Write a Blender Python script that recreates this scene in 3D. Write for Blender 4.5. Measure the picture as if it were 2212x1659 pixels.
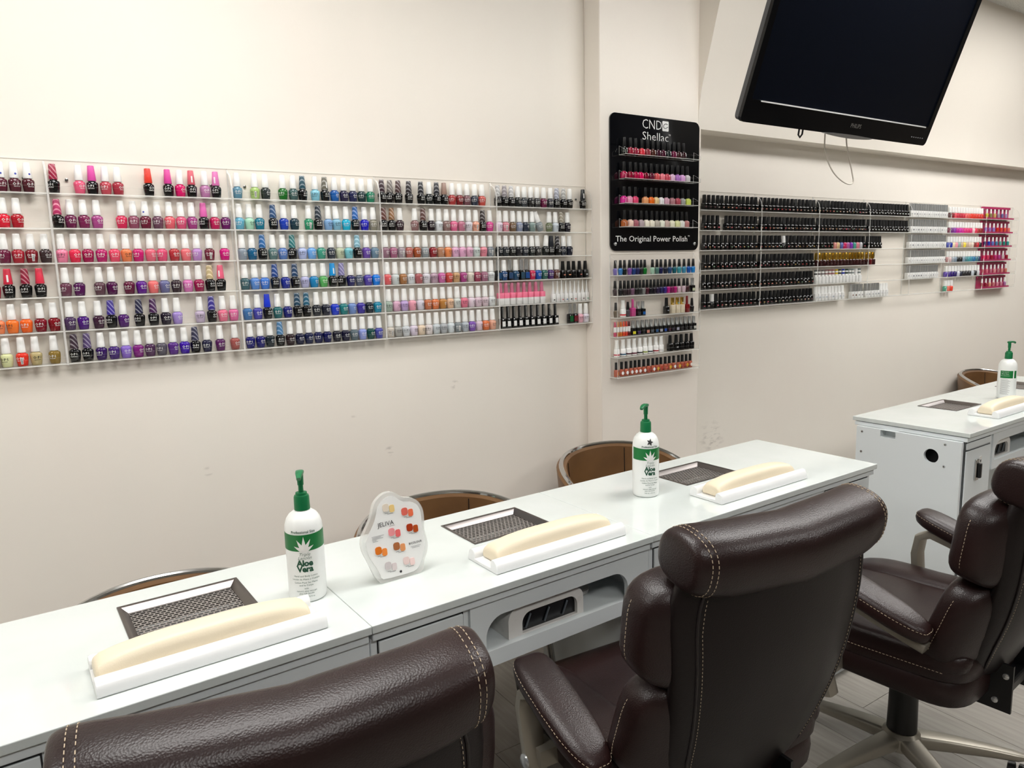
import bpy, bmesh, math, random
from mathutils import Vector, Matrix, Euler

for _o in list(bpy.data.objects):
    bpy.data.objects.remove(_o, do_unlink=True)
random.seed(7)
SC = bpy.context.scene
COL = SC.collection
PI = math.pi
CZ = 1.46            # camera height above the floor

# ------------------------------------------------------------------ camera
YAW, PITCH, ROLL, FPX = 0.58514552, 0.15477215, 0.02581631, 1589.72
def _cam():
    cy, sy, cp, sp = math.cos(YAW), math.sin(YAW), math.cos(PITCH), math.sin(PITCH)
    f = Vector((sy*cp, cy*cp, -sp)); r = Vector((cy, -sy, 0)); d = f.cross(r)
    cr, sr = math.cos(ROLL), math.sin(ROLL)
    right = cr*r + sr*d; down = -sr*r + cr*d
    cam = bpy.data.cameras.new('camera'); cam.sensor_width = 36.0; cam.sensor_fit = 'HORIZONTAL'
    cam.lens = FPX/2212*36.0; cam.clip_start = 0.02; cam.clip_end = 60
    o = bpy.data.objects.new('camera', cam); COL.objects.link(o)
    m = Matrix.Identity(4)
    for i in range(3):
        m[i][0] = right[i]; m[i][1] = -down[i]; m[i][2] = -f[i]
    m[0][3], m[1][3], m[2][3] = 0, 0, CZ
    o.matrix_world = m
    SC.camera = o
_cam()

# ------------------------------------------------------------------ world, exposure
W_ = bpy.data.worlds.new('world'); SC.world = W_; W_.use_nodes = True
W_.node_tree.nodes['Background'].inputs[0].default_value = (0.9, 0.92, 1.0, 1)
W_.node_tree.nodes['Background'].inputs[1].default_value = 0.15
SC.view_settings.view_transform = 'Standard'
SC.view_settings.look = 'None'
SC.view_settings.exposure = 0.58
SC.view_settings.gamma = 1.0
SC.view_settings.use_curve_mapping = False
SC.cycles.transparent_max_bounces = 28
SC.cycles.max_bounces = 6
SC.cycles.diffuse_bounces = 4
SC.cycles.glossy_bounces = 4
LIGHT_E = 10.5       # radiance of the ceiling light panels
PANELS = [(-1.9, 1.3), (0.35, 1.3), (2.6, 1.1), (4.85, 1.3), (7.0, 1.3),
          (0.2, -1.1), (3.2, -1.1)]
CEIL = CZ + 1.411
WALL = 2.45          # back wall plane
PIL = 2.353          # front of the pillar

# ------------------------------------------------------------------ helpers
def lin(h):
    r = []
    for i in (0, 2, 4):
        c = int(h[i:i+2], 16)/255.0
        r.append(c/12.92 if c <= 0.04045 else ((c+0.055)/1.055)**2.4)
    return tuple(r)+(1.0,)

MATS = {}
def mat(name, col=(.8, .8, .8), rough=.5, metal=0., spec=.5, coat=0., emit=0., objcol=False, bump=None, noise=None, sss=0.):
    m = bpy.data.materials.new(name); m.use_nodes = True; MATS[name] = m
    nt = m.node_tree; b = nt.nodes['Principled BSDF']
    if isinstance(col, str): col = lin(col)
    c = tuple(col)[:3]+(1.0,)
    b.inputs['Base Color'].default_value = c
    b.inputs['Roughness'].default_value = rough
    b.inputs['Metallic'].default_value = metal
    b.inputs['Specular IOR Level'].default_value = spec
    b.inputs['Coat Weight'].default_value = coat
    b.inputs['Coat Roughness'].default_value = .05
    if emit:
        b.inputs['Emission Color'].default_value = c
        b.inputs['Emission Strength'].default_value = emit
    if objcol:
        oi = nt.nodes.new('ShaderNodeObjectInfo')
        nt.links.new(oi.outputs['Color'], b.inputs['Base Color'])
    tc = None
    if noise or bump:
        tc = nt.nodes.new('ShaderNodeTexCoord')
    if noise:      # (scale, other colour, low, high)
        sc, c2, lo, hi = noise
        n = nt.nodes.new('ShaderNodeTexNoise'); n.inputs['Scale'].default_value = sc; n.inputs['Detail'].default_value = 6
        nt.links.new(tc.outputs['Object'], n.inputs['Vector'])
        mr = nt.nodes.new('ShaderNodeMapRange'); mr.inputs[1].default_value = lo; mr.inputs[2].default_value = hi
        nt.links.new(n.outputs['Fac'], mr.inputs[0])
        mx = nt.nodes.new('ShaderNodeMix'); mx.data_type = 'RGBA'
        mx.inputs[6].default_value = c
        mx.inputs[7].default_value = (lin(c2) if isinstance(c2, str) else tuple(c2)[:3]+(1,))
        nt.links.new(mr.outputs[0], mx.inputs[0]); nt.links.new(mx.outputs[2], b.inputs['Base Color'])
    if bump:       # (kind, scale, strength, distance)
        kind, sc, st, di = bump
        if kind == 'voronoi':
            t = nt.nodes.new('ShaderNodeTexVoronoi'); out = t.outputs['Distance']
        else:
            t = nt.nodes.new('ShaderNodeTexNoise'); t.inputs['Detail'].default_value = 8; out = t.outputs['Fac']
        t.inputs['Scale'].default_value = sc
        nt.links.new(tc.outputs['Object'], t.inputs['Vector'])
        bp = nt.nodes.new('ShaderNodeBump'); bp.inputs['Strength'].default_value = st; bp.inputs['Distance'].default_value = di
        nt.links.new(out, bp.inputs['Height']); nt.links.new(bp.outputs[0], b.inputs['Normal'])
    return m

def acrylic(name, tint, refl, ior=1.45, milky=0.):
    m = bpy.data.materials.new(name); m.use_nodes = True; MATS[name] = m
    nt = m.node_tree; nt.nodes.clear()
    out = nt.nodes.new('ShaderNodeOutputMaterial')
    tr = nt.nodes.new('ShaderNodeBsdfTransparent'); tr.inputs[0].default_value = tint
    gl = nt.nodes.new('ShaderNodeBsdfGlossy'); gl.inputs['Roughness'].default_value = .04
    fr = nt.nodes.new('ShaderNodeFresnel'); fr.inputs[0].default_value = ior
    mu = nt.nodes.new('ShaderNodeMath'); mu.operation = 'MULTIPLY'; mu.inputs[1].default_value = refl
    ge = nt.nodes.new('ShaderNodeNewGeometry'); inv = nt.nodes.new('ShaderNodeMath'); inv.operation = 'SUBTRACT'; inv.inputs[0].default_value = 1.0
    nt.links.new(ge.outputs['Backfacing'], inv.inputs[1])
    mf = nt.nodes.new('ShaderNodeMath'); mf.operation = 'MULTIPLY'          # only the outer skin of the sheet reflects
    nt.links.new(fr.outputs[0], mf.inputs[0]); nt.links.new(inv.outputs[0], mf.inputs[1])
    nt.links.new(mf.outputs[0], mu.inputs[0])
    mx = nt.nodes.new('ShaderNodeMixShader')
    nt.links.new(mu.outputs[0], mx.inputs[0]); nt.links.new(gl.outputs[0], mx.inputs[2])
    src = tr.outputs[0]
    if milky:
        df = nt.nodes.new('ShaderNodeBsdfDiffuse'); df.inputs[0].default_value = (.95, .94, .91, 1)
        m2 = nt.nodes.new('ShaderNodeMixShader'); m2.inputs[0].default_value = milky
        nt.links.new(tr.outputs[0], m2.inputs[1]); nt.links.new(df.outputs[0], m2.inputs[2]); src = m2.outputs[0]
    nt.links.new(src, mx.inputs[1]); nt.links.new(mx.outputs[0], out.inputs[0])
    return m

def stripes(name):
    """patterned gel cap: object colour with paler slanting lines"""
    m = mat(name, rough=.32, objcol=True); nt = m.node_tree; b = nt.nodes['Principled BSDF']
    oi = next(n for n in nt.nodes if n.type == 'OBJECT_INFO')
    tc = nt.nodes.new('ShaderNodeTexCoord')
    w = nt.nodes.new('ShaderNodeTexWave'); w.wave_type = 'BANDS'; w.bands_direction = 'DIAGONAL'
    w.inputs['Scale'].default_value = 42; w.inputs['Distortion'].default_value = 1.2; w.inputs['Detail'].default_value = 1
    nt.links.new(tc.outputs['Object'], w.inputs['Vector'])
    cr = nt.nodes.new('ShaderNodeMapRange'); cr.inputs[1].default_value = .70; cr.inputs[2].default_value = .82
    nt.links.new(w.outputs['Fac'], cr.inputs[0])
    li = nt.nodes.new('ShaderNodeMix'); li.data_type = 'RGBA'; li.inputs[0].default_value = .32; li.inputs[7].default_value = (.85, .85, .88, 1)
    dk = nt.nodes.new('ShaderNodeMix'); dk.data_type = 'RGBA'; dk.inputs[0].default_value = .35; dk.inputs[7].default_value = (.02, .02, .03, 1)
    nt.links.new(oi.outputs['Color'], li.inputs[6]); nt.links.new(oi.outputs['Color'], dk.inputs[6])
    mx = nt.nodes.new('ShaderNodeMix'); mx.data_type = 'RGBA'
    nt.links.new(cr.outputs[0], mx.inputs[0]); nt.links.new(dk.outputs[2], mx.inputs[6]); nt.links.new(li.outputs[2], mx.inputs[7])
    nt.links.new(mx.outputs[2], b.inputs['Base Color'])
    return m

mat('wall_paint', 'f2ece2', .55, bump=('noise', 9, .12, .01), noise=(1.1, 'efe7dd', .35, .7))
def _scuffs():
    nt = MATS['wall_paint'].node_tree; b = nt.nodes['Principled BSDF']; tc = next(x for x in nt.nodes if x.type == 'TEX_COORD')
    src = b.inputs['Base Color'].links[0].from_socket
    nz = nt.nodes.new('ShaderNodeTexNoise'); nz.inputs['Scale'].default_value = 22; nz.inputs['Detail'].default_value = 5
    mp = nt.nodes.new('ShaderNodeMapping'); mp.inputs['Scale'].default_value = (1, 1, 2.5)
    nt.links.new(tc.outputs['Object'], mp.inputs[0]); nt.links.new(mp.outputs[0], nz.inputs['Vector'])
    th = nt.nodes.new('ShaderNodeMapRange'); th.inputs[1].default_value = .50; th.inputs[2].default_value = .66; nt.links.new(nz.outputs['Fac'], th.inputs[0])
    for (x, z, r, k) in SCUFF:
        d = nt.nodes.new('ShaderNodeVectorMath'); d.operation = 'DISTANCE'; d.inputs[1].default_value = (x, 2.45, z); nt.links.new(tc.outputs['Object'], d.inputs[0])
        mr = nt.nodes.new('ShaderNodeMapRange'); mr.inputs[1].default_value = r; mr.inputs[2].default_value = 0; mr.inputs[3].default_value = 0; mr.inputs[4].default_value = k; nt.links.new(d.outputs['Value'], mr.inputs[0])
        mu = nt.nodes.new('ShaderNodeMath'); mu.operation = 'MULTIPLY'; nt.links.new(mr.outputs[0], mu.inputs[0]); nt.links.new(th.outputs[0], mu.inputs[1])
        mx = nt.nodes.new('ShaderNodeMix'); mx.data_type = 'RGBA'; mx.inputs[7].default_value = (.18, .15, .12, 1)
        nt.links.new(mu.outputs[0], mx.inputs[0]); nt.links.new(src, mx.inputs[6]); src = mx.outputs[2]
    nt.links.new(src, b.inputs['Base Color'])
SCUFF = [(2.815, .60, .11, .45), (1.077, .81, .022, 1.0), (.448, .845, .018, .8), (.94, .95, .02, .7), (1.36, 1.025, .022, .9)]
_scuffs()
mat('pillar_paint', 'f1eae0', .5, bump=('noise', 14, .12, .01), noise=(1.4, 'eee5db', .35, .7))
mat('soffit_paint', 'e9e2d7', .55, bump=('noise', 9, .1, .01))
mat('ceiling_tile', 'dcdcd6', .9, bump=('noise', 160, .6, .004), noise=(240, '8c8c86', .52, .7))
mat('room_paint', '8e867c', .7)
mat('plank', '98938b', .42, noise=(1, '837d76', .3, .72))
def _grain():
    nt = MATS['plank'].node_tree; n = next(x for x in nt.nodes if x.type == 'TEX_NOISE'); tc = next(x for x in nt.nodes if x.type == 'TEX_COORD')
    mp = nt.nodes.new('ShaderNodeMapping'); mp.inputs['Scale'].default_value = (70, 4, 1)
    oi = nt.nodes.new('ShaderNodeObjectInfo'); ad = nt.nodes.new('ShaderNodeVectorMath'); ad.operation = 'ADD'
    nt.links.new(tc.outputs['Object'], mp.inputs['Vector']); nt.links.new(mp.outputs[0], ad.inputs[0]); nt.links.new(oi.outputs['Location'], ad.inputs[1]); nt.links.new(ad.outputs[0], n.inputs['Vector'])
_grain()
mat('floor_base', '5d5953', .7)
mat('panel_light', (1, .985, .96), .5, emit=LIGHT_E)
mat('white_metal', 'e4e4e2', .4)
acrylic('acrylic', (.996, .996, .994, 1), .6)
acrylic('acrylic_edge', (.92, .92, .90, 1), .8, milky=.62)
acrylic('acrylic_frost', (.93, .94, .94, 1), .9, milky=.35)
mat('polish', rough=.13, coat=.4, objcol=True)
mat('polish_soft', rough=.3, objcol=True)
stripes('gel_cap_striped')
mat('gel_cap', rough=.3, objcol=True, bump=('voronoi', 300, .15, .001))
mat('white_cap', 'f8f8f6', .34)
mat('black_glass', '08090b', .12, coat=.5)
mat('black_cap', '0c0d0f', .35)
mat('silver_cap', 'c8caca', .25, metal=.75)
mat('gold_cap', 'e2bd5a', .18, metal=1)
mat('print_white', 'e8e8e6', .5)
mat('print_dark', '2a2a2c', .5)
mat('print_grey', '8a8a8c', .5)
mat('print_green', '0b4a34', .5)
mat('label_white', 'e6e6e4', .45)
mat('pink_cap', 'cf7492', .4)
mat('pink_label', 'ee7896', .4)
mat('sticker_blue', '3a48b0', .5)
mat('screw', '8a8a88', .25, metal=1)
mat('hole_shade', '050506', .8)  # near-black colour painting the shade in the cable hole and screw sockets
mat('board_black', '0a0b0f', .1, coat=.5)
mat('desk_top', 'd6dcda', .05, spec=.9, noise=(6, 'd0d7d4', .4, .7))
mat('desk_body', 'e2e8ea', .28)
mat('desk_shelf', 'dfe5e6', .3)
mat('chrome', 'c8c8c8', .08, metal=1)
mat('gunmetal', '7d7876', .3, metal=1)
mat('grille_steel', 'aca7a4', .3, metal=.7)
mat('cream_vinyl', 'e7dac0', .42, bump=('voronoi', 420, .1, .001))
mat('white_plastic', 'eceded', .22)
mat('lamp_plastic', 'e2e0dc', .3, noise=(30, 'cfccc6', .55, .8))
mat('lotion_white', 'eceeec', .28)
mat('lotion_green', '0d6e40', .35)
mat('label_green', '0e7034', .35)
mat('leather', (.0120, .0044, .0044), .36, spec=.42, bump=('voronoi', 380, .30, .0009), noise=(5, (.020, .0072, .0066), .35, .75))
mat('leather_back', (.0058, .0030, .0031), .38, spec=.30, bump=('voronoi', 380, .2, .0008))
mat('thread', 'b8a68e', .7)
mat('piping', (.010, .007, .007), .4)
mat('champagne', '9c968a', .35, metal=.55)
mat('black_plastic', '0b0b0d', .4)
mat('tan_leather', '70502f', .42, bump=('voronoi', 300, .12, .001), noise=(6, '5f4226', .35, .7))
mat('tv_bezel', '06070a', .12, spec=.3, coat=.15)
mat('tv_screen', '090d16', .22, spec=.12)
mat('oil_red', 'b4604a', .2)
mat('tv_rear', '4a4a4c', .4)
mat('tv_silver', 'd0d2d2', .25, metal=.9)
mat('cable', 'cfc8bc', .5)
mat('cable_black', '101012', .5)
mat('magenta_card', 'b0165a', .4)
mat('uv_dark', '0a0b0e', .25)
mat('uv_tube', '5a6066', .15)

def M(*names): return [MATS[n] for n in names]

def tag(o, label=None, cat=None, group=None, kind=None):
    if label: o['label'] = label
    if cat: o['category'] = cat
    if group: o['group'] = group
    if kind: o['kind'] = kind
    return o

def thing(name, label, cat, loc=(0, 0, 0), rotz=0., group=None, rot=None):
    o = bpy.data.objects.new(name, None); COL.objects.link(o)
    o.empty_display_size = .05
    o.location = loc; o.rotation_euler = rot if rot else (0, 0, rotz)
    return tag(o, label, cat, group)

def mesh(name, bm, mats, smooth=35):
    bmesh.ops.recalc_face_normals(bm, faces=bm.faces[:])
    me = bpy.data.meshes.new(name); bm.to_mesh(me); bm.free()
    for m in (mats if isinstance(mats, (list, tuple)) else [mats]):
        me.materials.append(MATS[m] if isinstance(m, str) else m)
    if smooth:
        me.shade_smooth(); me.set_sharp_from_angle(angle=math.radians(smooth))
    return me

def obj(name, me, parent=None, loc=(0, 0, 0), rot=(0, 0, 0), color=None):
    o = bpy.data.objects.new(name, me); COL.objects.link(o)
    o.parent = parent; o.location = loc; o.rotation_euler = rot
    if color is not None: o.color = color
    if name in ('lettering', 'stitching', 'small_print', 'seat_stitching', 'back_stitching', 'button_marks'): o['kind'] = 'stuff'
    return o

def part(name, bm, mats, parent, smooth=35, **k):
    return obj(name, mesh(name, bm, mats, smooth), parent, **k)

def bevel(o, w=.002, seg=2, ang=40):
    b = o.modifiers.new('bevel', 'BEVEL'); b.width = w; b.segments = seg
    b.limit_method = 'ANGLE'; b.angle_limit = math.radians(ang); b.harden_normals = False
    return o

def B(): return bmesh.new()

def box(bm, x0, x1, y0, y1, z0, z1, mi=0, thin=None, edge=1):
    """axis aligned box; with thin = 'x'|'y'|'z' the narrow faces take material index `edge`"""
    v = [bm.verts.new(p) for p in ((x0,y0,z0),(x1,y0,z0),(x1,y1,z0),(x0,y1,z0),(x0,y0,z1),(x1,y0,z1),(x1,y1,z1),(x0,y1,z1))]
    fs = (((0,3,2,1),'z'),((4,5,6,7),'z'),((0,1,5,4),'y'),((2,3,7,6),'y'),((1,2,6,5),'x'),((3,0,4,7),'x'))
    for idx, ax in fs:
        f = bm.faces.new([v[i] for i in idx]); f.material_index = mi if (thin is None or ax == thin) else edge
    return v

def ring(z, a, b=None, n=20, e=2., cx=0., cy=0., ph=0.):
    b = a if b is None else b; out = []
    for i in range(n):
        t = 2*PI*i/n+ph; c, s = math.cos(t), math.sin(t)
        out.append((cx+a*math.copysign(abs(c)**(2/e), c), cy+b*math.copysign(abs(s)**(2/e), s), z))
    return out

def loft(bm, rings, mi=0, caps=True, closed=True, loop=False):
    vs = [[bm.verts.new(p) for p in r] for r in rings]; n = len(vs[0]); k = len(vs)
    for a in range(k if loop else k-1):
        A_, B_ = vs[a], vs[(a+1) % k]
        for i in range(n if closed else n-1):
            f = bm.faces.new((A_[i], A_[(i+1) % n], B_[(i+1) % n], B_[i]))
            f.material_index = mi[a] if isinstance(mi, (list, tuple)) else mi
    if caps and not loop:
        f = bm.faces.new(vs[0][::-1]); f.material_index = mi[0] if isinstance(mi, (list, tuple)) else mi
        f = bm.faces.new(vs[-1]); f.material_index = mi[-1] if isinstance(mi, (list, tuple)) else mi
    return vs

def tube(bm, pts, r, n=8, mi=0, closed=False):
    pts = [Vector(p) for p in pts]; k = len(pts); rings = []; prev = None
    for i, p in enumerate(pts):
        a = pts[(i-1) % k] if (closed or i > 0) else p
        b = pts[(i+1) % k] if (closed or i < k-1) else p
        t = (b-a).normalized()
        if prev is None:
            u = t.orthogonal().normalized()
        else:
            u = prev-t*prev.dot(t)
            u = u.normalized() if u.length > 1e-6 else t.orthogonal().normalized()
        prev = u; w = t.cross(u)
        rr = r[i] if isinstance(r, (list, tuple)) else r
        rings.append([p+rr*(math.cos(2*PI*j/n)*u+math.sin(2*PI*j/n)*w) for j in range(n)])
    loft(bm, rings, mi, caps=not closed, loop=closed)

def strip(bm, pts, normals, w, th, mi=0, closed=False):
    """flat bar of width w (across) and thickness th swept along pts; normals = across direction"""
    pts = [Vector(p) for p in pts]; k = len(pts); rings = []
    for i, p in enumerate(pts):
        a = pts[max(i-1, 0)]; b = pts[min(i+1, k-1)]; t = (b-a).normalized()
        u = Vector(normals[i] if isinstance(normals[0], (list, tuple, Vector)) else normals).normalized()
        n = t.cross(u).normalized()
        W2 = (w[i] if isinstance(w, (list, tuple)) else w)/2; T2 = th/2
        c = []
        for j in range(12):
            an = 2*PI*j/12; cc, ss = math.cos(an), math.sin(an)
            c.append(p+u*(W2*math.copysign(abs(cc)**.5, cc))+n*(T2*math.copysign(abs(ss)**.5, ss)))
        rings.append(c)
    loft(bm, rings, mi)

def squad(bm, a, b, c, e1=.5, e2=.5, nu=28, nv=16, f=None, mi=0):
    """superquadric pillow: a,b,c half sizes in x,y,z; f optional deformation of the points"""
    def p(v, e): return math.copysign(abs(v)**e, v)
    rings = []
    for j in range(1, nv):
        t = -PI/2+PI*j/nv; ct, st_ = p(math.cos(t), e1), p(math.sin(t), e1)
        rings.append([Vector((a*ct*p(math.cos(2*PI*i/nu), e2), b*ct*p(math.sin(2*PI*i/nu), e2), c*st_)) for i in range(nu)])
    if f: rings = [[f(q) for q in r] for r in rings]
    vs = loft(bm, rings, mi, caps=False)
    for q, r, fl in ((Vector((0, 0, -c)), vs[0], True), (Vector((0, 0, c)), vs[-1], False)):
        v = bm.verts.new(f(q) if f else q)
        for i in range(nu):
            fc = bm.faces.new((r[(i+1) % nu], r[i], v) if fl else (r[i], r[(i+1) % nu], v)); fc.material_index = mi

def plate(bm, loops, fm, t, mi=0, edge=None):
    """flat plate with holes; loops of 2D points (first outer); fm(x, y, d) maps to 3D with d = 0..t"""
    tmp = bmesh.new(); edges = []
    for lp in loops:
        vs = [tmp.verts.new((x, y, 0)) for x, y in lp]
        for i in range(len(vs)): edges.append(tmp.edges.new((vs[i], vs[(i+1) % len(vs)])))
    bmesh.ops.triangle_fill(tmp, use_beauty=True, use_dissolve=False, edges=edges, normal=(0, 0, 1))
    for d in (0, t):
        mp = {}
        for f in tmp.faces:
            vv = []
            for v in f.verts:
                if v not in mp: mp[v] = bm.verts.new(fm(v.co.x, v.co.y, d))
                vv.append(mp[v])
            nf = bm.faces.new(vv if d else vv[::-1]); nf.material_index = mi
    tmp.free()
    for lp in loops:
        A_ = [bm.verts.new(fm(x, y, 0)) for x, y in lp]; B_ = [bm.verts.new(fm(x, y, t)) for x, y in lp]
        for i in range(len(lp)):
            j = (i+1) % len(lp)
            f = bm.faces.new((A_[i], A_[j], B_[j], B_[i])); f.material_index = mi if edge is None else edge
    bmesh.ops.remove_doubles(bm, verts=bm.verts[:], dist=1e-6)

def rrect(x0, x1, y0, y1, r, n=6, corners=(1, 1, 1, 1)):
    """rounded rectangle points, corners = bl, br, tr, tl"""
    out = []
    for k, (cx, cy, a0, px, py) in enumerate(((x0+r, y0+r, PI, x0, y0), (x1-r, y0+r, 1.5*PI, x1, y0), (x1-r, y1-r, 0, x1, y1), (x0+r, y1-r, .5*PI, x0, y1))):
        if corners[k]:
            for i in range(n+1):
                a = a0+.5*PI*i/n; out.append((cx+r*math.cos(a), cy+r*math.sin(a)))
        else: out.append((px, py))
    return out

def smooth_loop(pts, sub=3):
    """closed Catmull-Rom through pts"""
    out = []; n = len(pts)
    for i in range(n):
        p0, p1, p2, p3 = (Vector(pts[(i+k-1) % n]) for k in range(4))
        for s in range(sub):
            t = s/sub
            out.append(tuple(.5*((2*p1)+(-p0+p2)*t+(2*p0-5*p1+4*p2-p3)*t*t+(-p0+3*p1-3*p2+p3)*t**3)))
    return out

_TXT = {}
def text_bm(s, size, bold=0., align='CENTER', spacing=1., res=2, shear=0.):
    """2D triangulated lettering (x right, y up), centred"""
    cu = bpy.data.curves.new('t', 'FONT'); cu.body = s; cu.size = size; cu.align_x = align
    cu.offset = bold; cu.space_character = spacing; cu.resolution_u = res; cu.shear = shear
    o = bpy.data.objects.new('t', cu); COL.objects.link(o)
    dg = bpy.context.evaluated_depsgraph_get()
    me = bpy.data.meshes.new_from_object(o.evaluated_get(dg))
    bm = bmesh.new(); bm.from_mesh(me)
    bpy.data.objects.remove(o); bpy.data.curves.remove(cu); bpy.data.meshes.remove(me)
    return bm

def text_into(bm, s, size, fm, mi=0, width=None, **k):
    """add lettering to bm; fm(x, y) -> 3D"""
    t = text_bm(s, size, **k); mp = {}
    if width:                      # fit the line to its measured width, centred on x = 0
        xs = [v.co.x for v in t.verts]; a_, b_ = min(xs), max(xs)
        for v in t.verts: v.co.x = (v.co.x-(a_+b_)/2)*width/(b_-a_)
    for f in t.faces:
        vv = []
        for v in f.verts:
            if v not in mp: mp[v] = bm.verts.new(fm(v.co.x, v.co.y))
            vv.append(mp[v])
        try:
            nf = bm.faces.new(vv); nf.material_index = mi
        except ValueError: pass
    t.free()

def flat_mesh(name, bm, mats):
    """mesh without normal recalculation (printed lettering)"""
    me = bpy.data.meshes.new(name); bm.to_mesh(me); bm.free()
    for m in (mats if isinstance(mats, (list, tuple)) else [mats]): me.materials.append(MATS[m])
    return me

def struct(name, bm, mats, parent=None, smooth=35):
    o = part(name, bm, mats, parent, smooth); o['kind'] = 'structure'; return o

# ================================================================== the room
X0, X1, Y0 = -3.2, 8.6, -4.2
bm = B(); box(bm, X0-.1, X1+.1, Y0-.1, WALL+.1, -.08, -.004); floor = struct('floor', bm, 'floor_base')
# planks run towards the back wall; single boards where the photo shows the floor, the rest joined
PWD, PLN = .185, 1.22
def plank_bm():
    b_ = B(); box(b_, -PWD/2+.0008, PWD/2-.0008, -PLN/2+.0008, PLN/2-.0008, -.012, 0); return b_
pl_me = mesh('plank', plank_bm(), 'plank', smooth=0)
rest = B(); nx0 = int((X0-2.174)//PWD); k = 0
for i in range(nx0, int((X1-2.174)//PWD)+1):
    xc = 2.174+PWD*(i+.5); off = (i*0.43) % 1.0
    if xc-PWD/2 < X0 or xc+PWD/2 > X1: continue
    for j in range(-6, 5):
        yc = 1.235+PLN*(j+.5+off)
        ya, yb = max(yc-PLN/2, Y0), min(yc+PLN/2, WALL)
        if yb-ya < .02: continue
        if -0.2 < xc < 3.4 and ya > -.9 and yb < WALL:
            p = obj('plank', pl_me, floor, (xc, yc, 0)); k += 1
        else:
            box(rest, xc-PWD/2+.0008, xc+PWD/2-.0008, ya+.0008, yb-.0008, -.012, 0)
r_ = part('planks_beyond', rest, 'plank', floor, smooth=0); r_['kind'] = 'stuff'
bm = B(); box(bm, X0-.1, X1+.1, WALL, WALL+.1, 0, CEIL+.1); wall_back = struct('wall_back', bm, 'wall_paint')
bm = B(); box(bm, X0-.1, X0, Y0-.1, WALL, 0, CEIL+.1); struct('wall_left', bm, 'room_paint')
bm = B(); box(bm, X1, X1+.1, Y0-.1, WALL, 0, CEIL+.1); struct('wall_right', bm, 'room_paint')
bm = B(); box(bm, X0, X1, Y0-.1, Y0, 0, CEIL+.1); struct('wall_front', bm, 'room_paint')
bm = B(); box(bm, X0-.1, X1+.1, Y0-.1, WALL+.1, CEIL, CEIL+.08); ceiling = struct('ceiling', bm, 'ceiling_tile')
# pillar
PX0, PX1 = 2.014, 2.601
bm = B(); box(bm, PX0, PX1, PIL, WALL, 0, CEIL); bevel(struct('wall_pillar', bm, 'pillar_paint'), .004)
# sloping soffit above the right part of the wall
bm = B(); prof = [(WALL, CZ+.592), (2.353, CZ+.592), (2.350, CZ+.66), (2.335, CZ+.76), (2.293, CZ+.906), (2.24, CZ+1.095), (2.151, CEIL), (WALL, CEIL)]
loft(bm, [[(x, y, z) for y, z in prof] for x in (PX1-.02, X1)]); struct('trim_1', bm, 'soffit_paint', smooth=25)
bm = B(); box(bm, X0, PX0, WALL-.012, WALL, 0, .09); struct('baseboard_back', bm, 'white_metal')
# ceiling light panels
for i, (x, y) in enumerate(PANELS):
    t = thing('ceiling_light', '', 'light', (x, y, CEIL), 0, 'ceiling light panels')
    t['label'] = 'square white ceiling light panel, %s of the row %s' % (('first', 'second', 'third', 'fourth', 'fifth')[i if i < 5 else i-5], 'above the desks' if i < 5 else 'behind the office chairs')
    b1 = B()
    for a in ((-.62, -.6, -.32, .32), (.6, .62, -.32, .32), (-.6, .6, -.32, -.3), (-.6, .6, .3, .32)): box(b1, a[0], a[1], a[2], a[3], -.012, 0)
    part('frame', b1, 'white_metal', t)
    b2 = B(); box(b2, -.6, .6, -.3, .3, -.006, -.001); part('diffuser', b2, 'panel_light', t)

# ================================================================== acrylic racks on the wall
ORD = ('first second third fourth fifth sixth seventh eighth ninth tenth eleventh twelfth thirteenth fourteenth fifteenth '
       'sixteenth seventeenth eighteenth nineteenth twentieth twenty-first twenty-second twenty-third').split()
SHELFW = ['top', 'second', 'third', 'fourth', 'fifth', 'bottom']

def rack(label, x0, x1, ywall, shelves, ztop, depth=.047, lip=.017, group='clear acrylic polish racks', screws=True, zbot=None):
    t = thing('display_rack', label, 'rack', (x0, ywall, shelves[-1]), 0, group)
    zb = shelves[-1]; W = x1-x0; pt = .0022
    bm = B(); box(bm, 0, W, -.003, -.0004, -.006 if zbot is None else zbot-zb, ztop-zb, 0, 'y'); part('back_panel', bm, ['acrylic', 'acrylic_edge'], t, smooth=0)
    for xs in (0, W-pt):
        r = .035; H = ztop-zb; pts = [(-.0031, -.006), (-depth, -.006), (-depth, H-.07)]
        for i in range(7):
            a = PI-(.5*PI)*i/6; pts.append((-depth+r+r*math.cos(a), H-.07+.055*math.sin(a)))
        pts += [(-.0031, H-.004)]
        bm = B(); plate(bm, [pts], lambda u, v, d, xs=xs: (xs+d, u, v), pt, 0, 1)
        part('side_panel', bm, ['acrylic', 'acrylic_edge'], t, smooth=0)
    for z in shelves:
        bm = B(); zz = z-zb
        box(bm, pt+.0002, W-pt-.0002, -depth+.0026, -.0032, zz-.0040, zz-.0003, 0, 'z')
        s = part('shelf', bm, ['acrylic', 'acrylic_edge'], t, smooth=0)
        bm = B(); box(bm, pt+.0002, W-pt-.0002, -depth, -depth+.0025, zz-.0040, zz+lip, 0, 'y'); part('shelf_lip', bm, ['acrylic', 'acrylic_edge'], s, smooth=0)
    if screws:
        for xs in (.05, W-.05):
            bm = B(); loft(bm, [[(p[0], -.003-p[2], p[1]) for p in ring(zz, rr, n=12)] for zz, rr in ((0, .0045), (.002, .0042), (.003, .002))])
            part('screw', bm, 'screw', t, loc=(xs, 0, ztop-zb-.052))
    return t

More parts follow.
